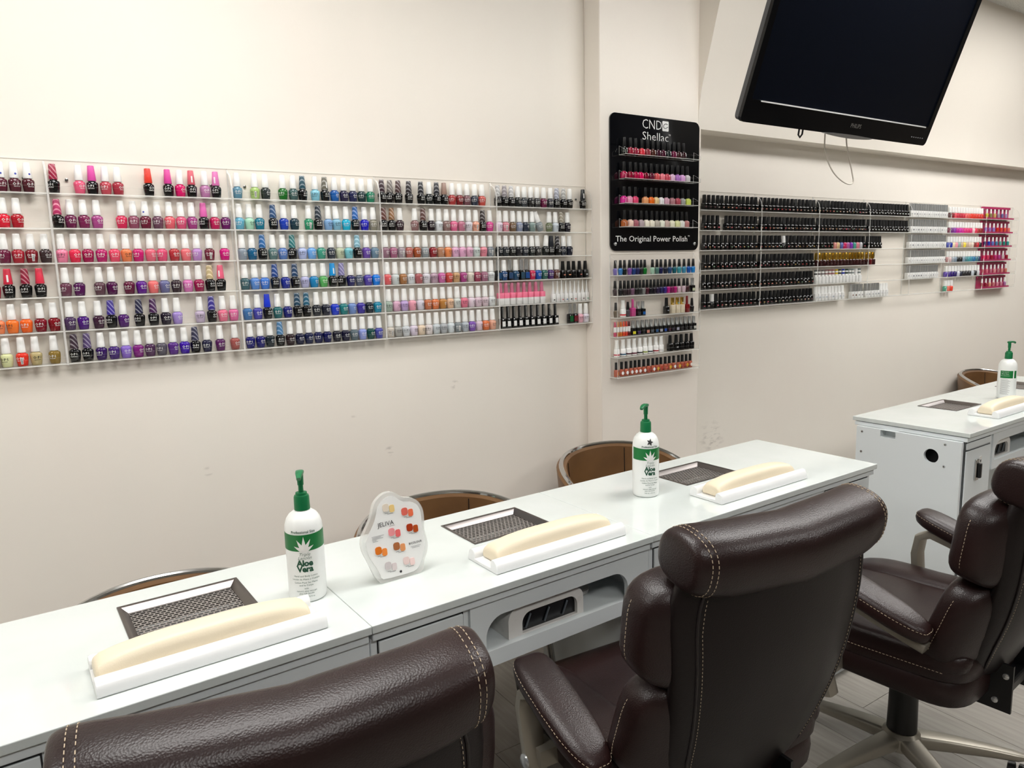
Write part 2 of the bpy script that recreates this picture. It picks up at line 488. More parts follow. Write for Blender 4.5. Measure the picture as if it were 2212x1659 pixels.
EDGE = [-.385, .098, .581, 1.068, 1.5435, 2.0105]
ZL = [CZ+v for v in (.238, .144, .050, -.043, -.138, -.229)]
LEFTRACK = ['clear acrylic rack cut off by the left edge, reds and oranges', 'clear acrylic rack of pink, red and purple polishes',
            'clear acrylic rack of blue, teal and green polishes', 'clear acrylic rack of nude, brown and pastel polishes',
            'clear acrylic rack against the pillar, black, grey and mixed bottles']
for i in range(5):
    rack(LEFTRACK[i], EDGE[i]+.0002, EDGE[i+1]-.0002, WALL, ZL, CZ+.330)
ZP = [CZ+v for v in (-.036, -.121, -.211, -.292, -.378, -.463)]
rack('narrow clear acrylic rack on the pillar below the black board', 2.0595, 2.5585, PIL, ZP, CZ+.052, screws=False)
REDGE = [2.622, 3.098, 3.571, 4.045, 4.490, 4.947, 5.413, 5.890]
ZR = [CZ+v for v in (.250, .157, .065, -.027, -.120, -.212)]
RR = ['first', 'second', 'third', 'fourth', 'fifth', 'sixth', 'seventh']
RRW = ['full of black gel bottles, beside the pillar', 'full of black gel bottles with one white cap', 'with a gold-capped shelf in the middle',
       'half empty, black bottles on top', 'of white bottles with silver caps', 'of white-capped colourful bottles', 'holding magenta card displays, at the far end']
for i in range(7):
    rack('%s acrylic rack right of the pillar, %s' % (RR[i], RRW[i]), REDGE[i]+.0004, REDGE[i+1]-.0004, WALL, ZR, CZ+.338, screws=(i in (3, 4, 5)))

# ------------------------------------------------------------------ bottle shapes
def prof_r(prof, z):
    for (za, ra), (zb, rb) in zip(prof, prof[1:]):
        if za <= z <= zb: return ra+(rb-ra)*(z-za)/(zb-za) if zb > za else ra
    return prof[-1][1]
def lathe(prof, n=20, e=2., bx=1., by=1.): return [ring(z, r*bx, r*by, n, e) for z, r in prof]
OPI = [(0, .0112), (.0015, .0122), (.011, .0137), (.0235, .0150), (.0282, .0149), (.0312, .0135), (.0332, .0095), (.0350, .0090)]
OPICAP = [(.0354, .0106), (.0362, .0110), (.055, .0097), (.0736, .0083), (.0752, .0075)]
OPI = [(z*1.045, r) for z, r in OPI]; OPICAP = [(z*1.045, r) for z, r in OPICAP]
def scaled(p, k, kr): return [(z*k, r*kr) for z, r in p]
def lathe_mesh(name, prof, m, n=20, e=2., bx=1., by=1.):
    bm = B(); loft(bm, lathe(prof, n, e, bx, by)); return mesh(name, bm, m)
def opi_text(lines, m):
    bm = B()
    for s, size, z, bold in lines:
        def fm(x, y, z=z):
            zz = z+y; r = prof_r(OPI, zz)+.00035; a = x/r
            return (r*math.sin(a), -r*math.cos(a), zz)
        text_into(bm, s, size, fm, bold=bold, res=1)
    return flat_mesh('lettering', bm, m)
L1 = [('O·P·I', .0100, .0178, .00015), ('GELCOLOR', .0032, .0138, .00008)]
L2 = [('O·P·I', .0088, .0195, .00015), ('GelColor', .0050, .0142, .0001)]
def decal(w, h, y, z, m, name='label', rx=None):
    """thin flat card on the front of a square bottle (or oval when rx)"""
    bm = B()
    pts = [(w/2*math.cos(2*PI*i/14), h/2*math.sin(2*PI*i/14)) for i in range(14)] if rx else rrect(-w/2, w/2, -h/2, h/2, .0006, 2)
    plate(bm, [pts], lambda u, v, d: (u, -y-d, z+v), .0004); return mesh(name, bm, m, smooth=0)
def barcode():
    bm = B(); r = .0146
    def fm(x, z, d): a = x/r+.30; rr = prof_r(OPI, z)+.0003+d; return (rr*math.sin(a), -rr*math.cos(a), z)
    plate(bm, [[(-.0030, .005), (0, .005), (.0030, .005), (.0030, .014), (.0030, .0235), (0, .0235), (-.0030, .0235), (-.0030, .014)]], fm, .0003, 0)
    for i in range(5): plate(bm, [[(-.0017, .0070+.0030*i), (.0017, .0070+.0030*i), (.0017, .0086+.0030*i), (-.0017, .0086+.0030*i)]], lambda x, z, d: fm(x, z, d+.0004), .0001, 1)
    return mesh('sticker', bm, ['label_white', 'print_dark'], 0)
def capdot(lab=False):
    bm = B()
    if lab: plate(bm, [rrect(-.0022, .0022, .043, .062, .0008, 2)], lambda x, z, d: (x, -prof_r(OPICAP, z)-.0002-d, z), .0003)
    else: plate(bm, [[(.0026*math.cos(2*PI*i/12), .048+.0026*math.sin(2*PI*i/12)) for i in range(12)]], lambda x, z, d: (x, -prof_r(OPICAP, z)-.0002-d, z), .0003)
    return mesh('sticker', bm, 'label_white' if lab else 'sticker_blue', 0)
CAPW = lathe_mesh('cap', OPICAP, 'white_cap')
PARTS = {
 'w': [('body', lathe_mesh('body', OPI, 'polish'), 1), ('cap', CAPW, 0)],
 'g': [('body', lathe_mesh('body', OPI, 'black_glass'), 0), ('cap', lathe_mesh('cap', OPICAP, 'gel_cap'), 1)],
 'G': [('body', lathe_mesh('body', OPI, 'black_glass'), 0), ('cap', lathe_mesh('cap', OPICAP, 'gel_cap_striped'), 1)],
 'o': [('body', lathe_mesh('body', scaled(OPI, .785, .665), 'polish'), 1), ('cap', lathe_mesh('cap', scaled(OPICAP, .785, .65), 'black_cap'), 0)],
 'c': [('body', lathe_mesh('body', [(0, .0118), (.001, .0128), (.018, .0131), (.0235, .0120), (.0270, .0070), (.0285, .0066)], 'polish', 16, 3), 1),
       ('cap', lathe_mesh('cap', [(.0288, .0076), (.0300, .0080), (.0655, .0060), (.066, .0054)], 'black_cap', 14), 0)],
 'k': [('body', lathe_mesh('body', [(0, .0108), (.001, .0118), (.028, .0120), (.0325, .0105), (.035, .0072)], 'black_glass', 16, 4), 0),
       ('swatch', decal(.011, .0046, .0122, .0145, 'polish_soft', rx=1), 1),
       ('cap', lathe_mesh('cap', [(.0354, .0080), (.0365, .0084), (.0690, .0068), (.0700, .0060)], 'black_cap', 14), 0)],
 's': [('body', lathe_mesh('body', [(0, .0105), (.001, .0112), (.036, .0112), (.038, .0098), (.0392, .0066)], 'black_glass', 16, 6), 0),
       ('label', decal(.0185, .024, .0114, .0185, 'polish_soft'), 1),
       ('cap', lathe_mesh('cap', [(.0396, .0070), (.0400, .0074), (.0800, .0070), (.0808, .0064)], 'silver_cap', 16), 0)],
 'S': [('body', lathe_mesh('body', [(0, .0103), (.001, .0110), (.028, .0110), (.0292, .0096), (.0300, .0066)], 'black_glass', 16, 6), 0),
       ('label', decal(.0150, .012, .0112, .0110, 'polish_soft'), 1),
       ('cap', lathe_mesh('cap', [(.0304, .0078), (.0310, .0082), (.0610, .0078), (.0615, .0070)], 'silver_cap', 16), 0)],
 'p': [('body', lathe_mesh('body', [(0, .0118), (.001, .0122), (.026, .0122)], 'label_white', 16, 6), 0),
       ('shoulder', lathe_mesh('shoulder', [(.0261, .0122), (.0450, .0122), (.0470, .0110)], 'pink_label', 16, 6), 0),
       ('cap', lathe_mesh('cap', [(.0472, .0080), (.0480, .0084), (.082, .0062), (.086, .0040)], 'pink_cap', 14), 0)],
 'n': [('body', lathe_mesh('body', [(0, .0084), (.001, .0089), (.031, .0089), (.0335, .0076)], 'label_white', 16, 6), 0),
       ('label', decal(.0065, .004, .0091, .0095, 'polish_soft'), 1),
       ('cap', lathe_mesh('cap', [(.0337, .0076), (.0350, .0078), (.0500, .0040), (.0870, .0014), (.088, .0008)], 'white_metal', 14), 0)],
 'q': [('body', lathe_mesh('body', [(0, .0110), (.001, .0116), (.036, .0116), (.0378, .0105)], 'black_glass', 16, 6), 0),
       ('label', decal(.0135, .0200, .0118, .0175, 'label_white'), 0),
       ('cap', lathe_mesh('cap', [(.0380, .0064), (.0385, .0066), (.0850, .0060), (.086, .0054)], 'black_cap', 14), 0),
       ('cap_strip', decal(.0038, .040, .0062, .0620, 'silver_cap', 'cap_strip'), 0)],
 'f': [('body', lathe_mesh('body', [(0, .0118), (.001, .0126), (.026, .0128), (.031, .0118), (.033, .0100)], 'white_cap', 18), 0),
       ('band', lathe_mesh('band', [(.0062, .01255), (.0062, .0131), (.0115, .0131), (.0115, .01255)], 'polish_soft', 18), 1),
       ('cap', lathe_mesh('cap', [(.0333, .0098), (.0345, .0102), (.046, .0080), (.060, .0072), (.069, .0080), (.070, .0074)], 'white_cap', 18), 0)],
 'a': [('body', lathe_mesh('body', [(0, .0056), (.001, .0064), (.014, .0066), (.018, .0048)], 'polish', 14), 1),
       ('collar', lathe_mesh('collar', [(.0182, .0062), (.0188, .0066), (.0390, .0064), (.0395, .006)], 'white_cap', 14), 0),
       ('cap', lathe_mesh('cap', [(.0397, .0048), (.0402, .0052), (.0600, .0040), (.061, .0034)], 'polish_soft', 14), 1)],
 'v': [('body', lathe_mesh('body', [(0, .0094), (.001, .0100), (.024, .0101), (.0285, .0085), (.030, .0060)], 'oil_red', 16), 0),
       ('label', decal(.0128, .0150, .0103, .0135, 'polish_soft', rx=1), 1),
       ('cap', lathe_mesh('cap', [(.0303, .0064), (.0310, .0067), (.0605, .0062), (.061, .0056)], 'black_cap', 14), 0)],
 'e': [('body', lathe_mesh('body', [(0, .0106), (.001, .0110), (.036, .0110), (.037, .0100)], 'cream_vinyl', 16, 7), 0),
       ('cap', lathe_mesh('cap', [(.0372, .0074), (.0380, .0078), (.0680, .0074), (.0685, .0068)], 'gold_cap', 16), 0),
       ('dot', decal(.0085, .0055, .0079, .0440, 'polish_soft', 'dot', rx=1), 1)],
 'r': [('body', lathe_mesh('body', [(0, .0104), (.001, .0110), (.033, .0110), (.036, .0088)], 'polish', 16, 5), 1),
       ('cap', lathe_mesh('cap', [(.0362, .0052), (.0370, .0055), (.0720, .0050), (.073, .0044)], 'polish_soft', 14), 1)],
}
LET = {'w1': opi_text(L1, 'print_white'), 'w0': opi_text(L1, 'print_dark'), 'g': opi_text(L2, 'print_white')}
STK = {'b': barcode(), 'd': capdot(), 'l': capdot(True)}
BASEH = {'w': 'polish bottle with white cap', 'g': 'black gel bottle with %s cap', 'G': 'black gel bottle with striped %s cap', 'o': 'polish bottle with black cap',
 'c': 'rounded bottle with black cap', 'k': 'squat black gel bottle', 's': 'square bottle with silver cap', 'S': 'square bottle with silver cap', 'p': 'pink and white square bottle',
 'n': 'slim nail-art bottle with cone cap', 'q': 'black square bottle with white label', 'f': 'white bottle with flared cap and %s band', 'a': 'tiny nail-art bottle with %s cap',
 'v': 'oil bottle with black cap', 'e': 'cream square bottle with gold cap', 'r': 'bottle and cap'}
def cname(h):
    r, g, b = (int(h[i:i+2], 16)/255 for i in (0, 2, 4))
    mx, mn = max(r, g, b), min(r, g, b); v = mx; s = 0 if mx == 0 else (mx-mn)/mx
    if v < .16: return 'black'
    if s < .13: return 'white' if v > .85 else 'pale grey' if v > .66 else 'grey' if v > .36 else 'charcoal'
    d = mx-mn
    hu = (60*((g-b)/d) % 360) if mx == r else (60*((b-r)/d)+120 if mx == g else 60*((r-g)/d)+240)
    if hu < 14 or hu >= 345: n = 'red'
    elif hu < 42: n = 'orange'
    elif hu < 70: n = 'yellow'
    elif hu < 165: n = 'green'
    elif hu < 200: n = 'teal'
    elif hu < 248: n = 'blue'
    elif hu < 290: n = 'purple'
    elif hu < 345: n = 'magenta'
    if n in ('red', 'magenta') and s < .62 and v > .7: n = 'pink'
    if n == 'orange' and s < .55: n = 'beige'
    if n in ('orange', 'yellow') and v < .6: n = 'brown' if n == 'orange' else 'olive'
    if n == 'red' and s < .45 and v < .7: n = 'mauve'
    q = 'dark ' if v < .42 else 'pale ' if (s < .35 and v > .7) else ''
    return (q+n).strip()
RKN = {1: 'leftmost rack', 2: 'pink-purple rack', 3: 'blue rack', 4: 'nude-toned rack', 5: 'rack against pillar', 6: 'black board', 7: 'pillar rack'}
GRP = {'w': 'white-capped polish bottles', 'g': 'gel bottles with coloured caps', 'G': 'gel bottles with coloured caps', 'o': 'black-capped polishes on the pillar', 'c': 'bottles on the black board',
 'k': 'black gel bottles', 's': 'silver-capped bottles', 'S': 'silver-capped bottles', 'p': 'pink bottles by the pillar', 'n': 'cone-capped nail-art bottles', 'q': 'black square bottles by the pillar',
 'f': 'flared white bottles on the pillar', 'a': 'tiny nail-art bottles', 'v': 'oil bottles on the pillar', 'e': 'cream square bottles', 'r': 'odd bottles on the pillar'}

NAMES = {'w': 'polish_bottle', 'g': 'gel_polish_bottle', 'G': 'gel_polish_bottle', 'o': 'black_capped_polish_bottle', 'c': 'rounded_polish_bottle', 'k': 'black_gel_bottle', 's': 'square_polish_bottle',
 'S': 'square_polish_bottle', 'p': 'pink_square_bottle', 'n': 'nail_art_bottle', 'q': 'black_square_bottle', 'f': 'flared_white_bottle', 'a': 'nail_art_bottle', 'v': 'cuticle_oil_bottle', 'e': 'cream_square_bottle', 'r': 'tall_capped_bottle',
 'K': 'black_gel_bottle', 'Y': 'black_capped_polish_bottle', 'W': 'white_capped_bottle', 'V': 'silver_capped_bottle', 'D': 'gold_capped_bottle', 'X': 'white_bottle', 'B': 'striped_cap_bottle', 'Z': 'small_polish_bottle'}
def place(kind, loc, col, label, rz=0., ty=0., stick='', group=None):
    t = thing(NAMES[kind], label, 'bottle', loc, group=group or GRP[kind], rot=(0, ty, rz))
    c = lin(col)
    body = None
    for nm, me, use in PARTS[kind]:
        o = obj(nm, me, t, color=c if use else None)
        if nm == 'body': body = o
        if nm == 'cap': cap = o
    if kind == 'w':
        lum = .3*c[0]+.6*c[1]+.1*c[2]
        obj('lettering', LET['w1' if lum < .36 else 'w0'], body)
    elif kind in 'gG': obj('lettering', LET['g'], body)
    if stick == 'b' and kind == 'w': obj('sticker', STK['b'], body)
    if stick in ('d', 'l') and kind in 'wgG': obj('sticker', STK[stick], cap)
    return t

DATA = [
(1,1,"-47:5a1a2e!d 261:551f2c!d 569:4e1c26!d"),
(1,2,"-395:c01c34 -87:e0203a 221:b01c2c"),
(1,3,"-174:6a1f3e 134:a82332 444:7d1a26!b 769:3a2c2e"),
(1,4,"-500:b02038 -173:/d8304a!l 217:/b01840p 557:/e83a54"),
(1,5,"-511:f08858 -197:f07a30 123:f0641e 457:7c1022 780:80101e"),
(1,6,"-729:8a7020 -421:d8dca8 -71:e03020!b 254:b8a878 694:8a7030"),
(2,1,"1156:/c01848p 1770:e85c80 2086:/e050a8 2417:c04a58 2730:a83444 3530:/e84030 4057:/e048a0 4384:d81868 4706:/d86070!l 5084:b878a8 5407:/e078b8!l"),
(2,2,"1156:/e03878p 1464:6a1c48 1786:7c2050 2115:a84888 2730:d82a58 3047:8c4860 3360:6c1c34!d 3688:6a4458 4011:e0606c 4329:d85078 4637:a03c80 4974:/e068b0 5288:c01c58 5607:681460"),
(2,3,"1156:e880a0 1470:e0284c 1787:a0144c 2127:b81c68 2457:e84868 2765:e88050 3073:c81c70 3404:e0647a 3716:e05078 4053:b03038 4375:e87078 4693:b888c8 5056:702034!b 5499:d0107c"),
(2,4,"1156:6a3c50 1487:501450 1992:5c3c48 2303:4c0c44 2751:601838 3075:5c1488 3392:e87070 3700:666894 4028:34242c 4353:d070b0 4673:98144c 4998:/f0d8a0p 5318:/f06888!l"),
(2,5,"1160:483058 1486:481078 1872:3c1c34 2202:/4830b0p 2514:50206c 2939:/20204cp 3316:/582064p 3652:241c2c 3973:a088cc 4622:c0b0c8 4970:/4438a8p 5292:e0708c 5619:d8689c"),
(2,6,"1187:/4c3444p 1509:/685088p 1853:34145c 2177:442474 2492:8868c8 2817:7c1c78 3137:4c2850 3454:54505c 3775:582c84 4101:3c14a0 4412:/404060p 4749:242440 5143:58205c 5588:a05450"),
(3,1,"6034:5c8ca4 6570:a8c874!b 6900:2c3434 7447:207028 7787:446060 8095:/205868p 8513:88c8dc 8844:/807c6cp!l 9173:205ca8 9499:242040 9819:242850 10135:1c3438 10456:208060"),
(3,2,"6022:60a8c4 6330:a8d8bc 6645:147490 7072:/2c5c90p 7413:2040b0 7759:1c3844 8234:289068!b 8556:/303c48p 8895:80a8d4 9203:84b8d0!t 9525:18b0d4 9853:/2878d0p 10185:1818b8 10504:8c8878"),
(3,3,"6032:8c98a4 6340:145c88 6665:/2878c0p 6990:587878 7313:587cbc 7625:/288888p 7948:b0bce4 8268:6ca4e0 8593:409880 8935:2c3440 9244:b8c0a4 9557:78c0cc 9869:/a0d8ecp 10196:6444a0 10504:688498"),
(3,4,"6042:385c64 6350:5888d0 6667:4078d0 6994:/1c50a4p 7327:1c2c90 7646:/1c4874p 7972:b4b4d8 8282:1480b8 8602:54a858 8929:/1898e0!l 9248:/9c94ccp 9569:181858 9888:50586c 10196:5040a0 10504:1078dc"),
(3,5,"6045:3c70a8 6366:4040a0 6681:/1838d0 7007:206468 7330:181c70 7659:/1c506cp 7967:/207090p 8305:20242c 8623:1c2030 8945:1838c4 9257:187878 9565:6c88c0 9885:3c3098 10196:101c2c 10504:1484a4"),
(3,6,"6065:181868 6383:181868 6691:18242c 7023:/5898ccp 7349:2c1c20 7668:141838 7979:141c44 8306:101448 8614:0c1050 8951:181828 9267:101030 9580:586870 9888:8c98d4 10196:104844 10504:4448a0"),
(4,1,"10885:/40242cp 11193:/908880p 11507:/5c3c38p 11916:/302828p 12390:/242428p 12719:1c2020 13027:/2c2c34p 13335:/a08478 13662:a83838 13984:7c2428 14298:785058 14628:343c4c 14950:c05048"),
(4,2,"10898:/703c2cp 11206:/a87848p 11514:342028 12098:886464 12438:/6c4438p 12766:241820 13074:d8dce0 13387:886c68 13695:e06894 14020:b87088 14335:d0ccd4 14643:e0a088!b 14951:/403430p 15259:d84090"),
(4,3,"10906:8c6878 11214:a05c7c 11522:988c94!b 11830:b0645c 12144:a0502c 12463:8c9498 12792:882028 13100:b08064 13408:e08854 13716:e0b0d0 14024:e0a8c8 14332:d8a8c0 14640:c8d4d0 14948:e08898 15256:788088!b"),
(4,4,"10925:d85c60 11233:c8d0d0 11541:a06c40 11849:d4d8dc 12160:a85c60 12468:d8d4dc 12787:b498a8 13103:c0609c 13411:c04840 13719:c8a074 14027:a43c80 14335:d4ccc0 14643:984058 14951:a06880 15259:d4d8d8"),
(4,5,"10926:a0b0a4 11234:d4a8c0 11542:b8a0d0 11854:e8a0b0 12178:d0ccd8 12487:c0704c 12795:d87848 13103:b88040 13411:e0b898 13719:ccd0cc 14027:e07890 14335:dcccd8 14643:d8c0cc 14951:d8c4cc 15259:d8dcdc"),
(4,6,"10942:ccc4b8!b 11250:a8a8a4 11558:ccd0d4 11871:d4c8d8 12179:e0ccb4 12487:dcd4d4 12795:c4ccd0 13103:b0b4b8 13411:ccd4d8 13719:80888c!b 14027:b4bcc4 14335:7c50ac 14643:d8c4d0 14951:d87040 15259:e0a890"),
(5,1,"15658:/d8d8d8p 15966:/b0a8acp 16274:/e8e8e8p 16582:202424 16890:3c4044 17198:282828 17506:383838 17831:702048 18169:383840 18485:/c8ccdcp 18831:/d8d8d4p 19141:181818 19836:/202428!l"),
(5,2,"15687:e0d0e0 15995:d08090!b 16320:705840 16628:8890a8 16936:283040 17244:809490 17665:90989c!T 18086:6c7458 18394:c8d0d8 18702:/b8b09cp 19010:24202c"),
(5,3,"15647:202428 15955:303438 16263:202020 16571:242428 16879:2c3038 17201:282c2c 17509:303030!t 17857:181c1c!u 18165:/1c2028 18473:/201c18p!l 18792:202430 19100:181c2c"),
(5,4,"15578:s204870 15852:204878 16126:s284468 16401:204868 16675:s304c60 16916:s1c4888 17191:c0204c 17499:1850a8 17807:2c6058 18117:482c68 18425:603c34!b 18741:ke09078 19043:ke0a078 19307:k181818 19614:kd08070 19925:kd0d4d8"),
(5,5,"15662:p 15923:p 16201:p 16501:p 16779:p 17061:p 17358:p 17646:p 18231:n202020 18450:nf0e0e0 18664:nd06060 18889:n4878b0 19119:n303030 19340:ne08080 19560:nd0d0d0 19777:n604048 19993:n60a080"),
(5,6,"15722:q 15982:q 16257:q 16547:q 16840:q 17124:q 17423:q 17713:q 18006:q 18315:q 19090:s106030 19352:s701828 19626:we8b0c0 19934:we4e0ec"),
(6,1,"21218:c202420 21548:c9c2038 21829:c98203c 22180:ce03848 22509:c903844 22813:c502820 23107:c401828 23403:c481028 23717:c202828 24049:c701840 24341:c401c20 24636:c300c14"),
(6,2,"21189:cb02050 21534:c900c30 21830:cb01044 22114:ce01060 22402:c7c0828 22721:c641830 23043:ce05c60 23354:cf08090 23655:cd04c60 23959:ce8c0e0 24280:cb87cd0 24576:ce8b0e8 24889:cd0ccd0"),
(6,3,"21186:ce02c98 21493:cf0a0c0 21816:ce84878 22392:cf0a870 22725:cf47418 23007:cf0d8a0 23305:cf0f0f4 23621:cd8a8bc 23970:cb88088 24308:cb85060 24605:ca8aca8 24950:cd8e86c"),
(6,4,"21210:cb06030 21546:cf0d0c0 21830:ca8606c 22145:cb8a8ac 22450:cf0ead8 22758:cf0ead8 23055:cb8b0a4 23356:ceef0e0 23645:cc8b0a8 23966:cecead0 24290:cdce0a8 24574:ce8e8e4 24860:cb87878"),
(7,1,"20742:o7468b0 21022:o4080c0 21250:o182020 21535:o8050a0 21768:o1c3c80 21986:o282c60 22197:o242428 22408:o107828 22860:oa8d0b8 23132:o507870 23363:o181c50 23640:o242838 23905:o284878 24188:o106070 24488:o409ca8 24791:o3c90b4 25097:o1458b4 25375:o0c80cc"),
(7,2,"20722:o3c3034 21019:o1c1c20 21248:o34282c 21466:o382830 21699:o705068 21918:o202020 22129:o303030 22340:o808080 22551:o481828 22762:o181820 22978:o201828 23189:o281c40 23400:o242458 23611:o382880 23822:ob81080 24033:o781050 24244:ob82078 24484:od8b8c8 24788:od8c0cc 25018:o402024 25328:sc8d0b0"),
(7,3,"20760:o6c6050 21164:fd02030 21437:o504850 21712:rd04c90 22018:s303030 22285:s1060b0 23716:k9098a8 24088:ed8c090 24390:e60b0b0 24679:ee0e0c0 25002:r801018 25328:o181818"),
(7,4,"20716:ac85070 20877:ac88850 21040:ad07030 21203:ae05030 21353:ad04030 21504:a601018 21726:se0d830 22005:s483060 22273:s202428 22529:sd08878 22787:s505860 23062:s305888 23325:sb0b0b8 23575:s2850a8 23828:s502838 24082:s302838 24355:sa0a0b0 24614:s302c30 24891:s242428 25170:s585858 25442:sc8c8c0"),
(7,5,"20806:fd05060 21159:f285878 21489:f501828 21795:f601830 22119:f202428 22432:f90a040 22733:f304048 23082:fb03040 23390:fe0e0e0 23956:k181818 24335:kd0d0d0 24657:k202020 24997:k202020 25310:k202020"),
(7,6,"20775:vd07020 21074:vf0f0f0 21336:vf0f0f0 21614:vf0f0f0 21852:vf0f0f0 22092:ve8e0e0 22363:vf0f0f0 22636:va02818 22912:vf0f0f0 23161:vd0a020 23397:vb03020 23665:vc04020 23920:ve0b020 24193:vf0f0f0 24499:ve0b020 24746:vb02818 24995:vd8a020 25246:vf0e8e0"),
]
ZS = [CZ+v for v in (.453, .357, .258, .163)]
RND = random.Random(5)
for rk, rw, txt in DATA:
    if rk <= 5: y, z = WALL-.0205, ZL[rw-1]
    elif rk == 6: y, z = PIL-.024, ZS[rw-1]
    else: y, z = PIL-.0205, ZP[rw-1]
    ents = txt.split(); shelf = SHELFW[rw-1] if not (rk == 6 and rw == 4) else 'bottom'
    for i, e in enumerate(ents):
        xs, c = e.split(':'); fl = ''
        if '!' in c: c, fl = c.split('!')
        if c[0] == '/':
            kind = 'G' if c.endswith('p') else 'g'; c = c[1:7]
        elif len(c) == 6: kind = 'w'
        elif len(c) == 1: kind = c; c = 'e07090' if c == 'p' else '202020'
        else: kind, c = c[0], c[1:]
        if kind == 's' and rk == 7: kind = 'S'
        cn = cname(c); d = BASEH[kind]
        d = d % cn if '%s' in d else (d if kind in 'kpqe' else cn+' '+d)
        lab = '%s, %s from left, %s shelf, %s' % (d, ORD[i], shelf, RKN[rk])
        rz = RND.uniform(-.75, .75) if kind in 'wgG' else RND.uniform(-.12, .12)
        if fl == 'b': rz = RND.uniform(-.5, .1)
        if kind in 'wo' and len(d.split()) < 2: pass
        ty, dz, dx = 0., 0., 0.
        if fl == 'T': ty = -.36; dz = .0040
        if fl == 't': ty = -.07; dz = .0008
        if fl == 'u': ty = .09; dz = .0010
        if ty: rz = 0
        place(kind, (int(xs)/1e4+dx, y, z+dz), c, lab, rz, ty, fl)

# ------------------------------------------------------------------ far bottles on the right wall: one mesh each
def one(rings_list, extra=None, mats=()):
    bm = B()
    for rr, mi in rings_list: loft(bm, rr, mi)
    if extra: extra(bm)
    return mesh('bottle', bm, list(mats))
def oval(w, h, y, z, mi):
    def f(bm): plate(bm, [[(w/2*math.cos(2*PI*i/10), h/2*math.sin(2*PI*i/10)) for i in range(10)]], lambda u, v, d: (u, -y-d, z+v), .0004, mi)
    return f
FAR = {
 'K': one([(lathe([(0, .0115), (.001, .0122), (.028, .0124), (.0325, .0108), (.035, .0075)], 12, 4), 0), (lathe([(.0354, .0100), (.0690, .0086), (.0700, .0074)], 10), 1)], oval(.012, .005, .0125, .0145, 2), ('black_glass', 'black_cap', 'polish_soft')),
 'Y': one([(lathe([(0, .0115), (.001, .0122), (.028, .0124), (.0325, .0108), (.035, .0075)], 12, 4), 0), (lathe([(.0354, .0100), (.0690, .0086), (.0700, .0074)], 10), 1)], None, ('polish', 'black_cap')),
 'W': one([(lathe([(0, .0115), (.001, .0125), (.026, .0138), (.0305, .0110), (.033, .0085)], 12), 0), (lathe([(.0334, .0108), (.0350, .0112), (.0680, .0094), (.0690, .0084)], 10), 1)], None, ('polish', 'white_cap')),
 'V': one([(lathe([(0, .0112), (.001, .0120), (.034, .0120), (.036, .0100)], 12, 5), 0), (lathe([(.0364, .0102), (.0780, .0098), (.0790, .0088)], 10), 1)], oval(.012, .010, .0122, .017, 2), ('label_white', 'silver_cap', 'polish_soft')),
 'D': one([(lathe([(0, .0112), (.001, .0120), (.030, .0120), (.033, .0100)], 12, 5), 0), (lathe([(.0334, .0080), (.0500, .0105), (.0710, .0078), (.0720, .0060)], 10), 1)], None, ('polish', 'gold_cap')),
 'X': one([(lathe([(0, .0112), (.001, .0120), (.036, .0120), (.038, .0100)], 12, 5), 0), (lathe([(.0384, .0105), (.0740, .0095), (.0750, .0085)], 10), 1)], oval(.014, .010, .0122, .018, 2), ('label_white', 'white_cap', 'polish_soft')),
 'B': one([(lathe([(0, .0112), (.001, .0120), (.036, .0120), (.038, .0100)], 12, 5), 0), (lathe([(.0384, .0088), (.0470, .0087)], 10), 1), (lathe([(.0471, .0089), (.056, .0087)], 10), 2), (lathe([(.0561, .0086), (.0650, .0084)], 10), 1), (lathe([(.0651, .0085), (.0740, .0080)], 10), 2)], None, ('label_white', 'white_cap', 'polish_soft')),
 'Z': one([(lathe([(0, .0085), (.001, .0092), (.024, .0094), (.028, .0060)], 10), 0), (lathe([(.0284, .0062), (.055, .0052), (.056, .0046)], 8), 1)], None, ('polish', 'white_metal')),
}
FARN = {'K': 'black gel bottle', 'Y': 'black-capped %s bottle', 'W': 'white-capped %s bottle', 'V': 'white silver-capped bottle', 'D': 'gold-capped bottle', 'X': 'all-white bottle', 'B': 'white bottle, striped cap', 'Z': 'small %s bottle'}
FARG = {'K': 'black gel bottles', 'Y': 'black-capped bottles on the right wall', 'W': 'white-capped bottles on the right wall', 'V': 'silver-capped white bottles', 'D': 'gold-capped bottles', 'X': 'all-white bottles', 'B': 'striped-cap white bottles', 'Z': 'small bottles in the magenta displays'}
SW = ['d88878', 'e0a890', 'd8c8c0', 'b84848', 'c86870', 'e0b0a8', 'a09890', 'd0d0d0', 'e8c8b0', '905050', 'c0a060', '80a080', 'e06878', 'f0d8c8', '684048', 'a87850']
fr = random.Random(11)
def far(kind, x, z, col, label, y=WALL-.0215):
    o = obj(NAMES[kind], FAR[kind], None, (x, y, z), (0, 0, fr.uniform(-.15, .15)), lin(col))
    tag(o, label, 'bottle', FARG[kind])
def far_row(rk, rw, items, x0, x1):
    """items: list of (kind, colour) or None, spread evenly between x0 and x1"""
    n = len(items); k = 0
    for i, it in enumerate(items):
        if it is None: continue
        x = x0+(x1-x0)*(i/(n-1) if n > 1 else .5)+fr.uniform(-.0012, .0012)
        kd, c = it; d = FARN[kd]; d = d % cname(c) if '%s' in d else d
        lab = '%s, %s from left, %s shelf, %s rack right of pillar' % (d, ORD[k], SHELFW[rw], RR[rk])
        far(kd, x, ZR[rw], c, lab); k += 1
def ks(n): return [('K', fr.choice(SW)) for _ in range(n)]
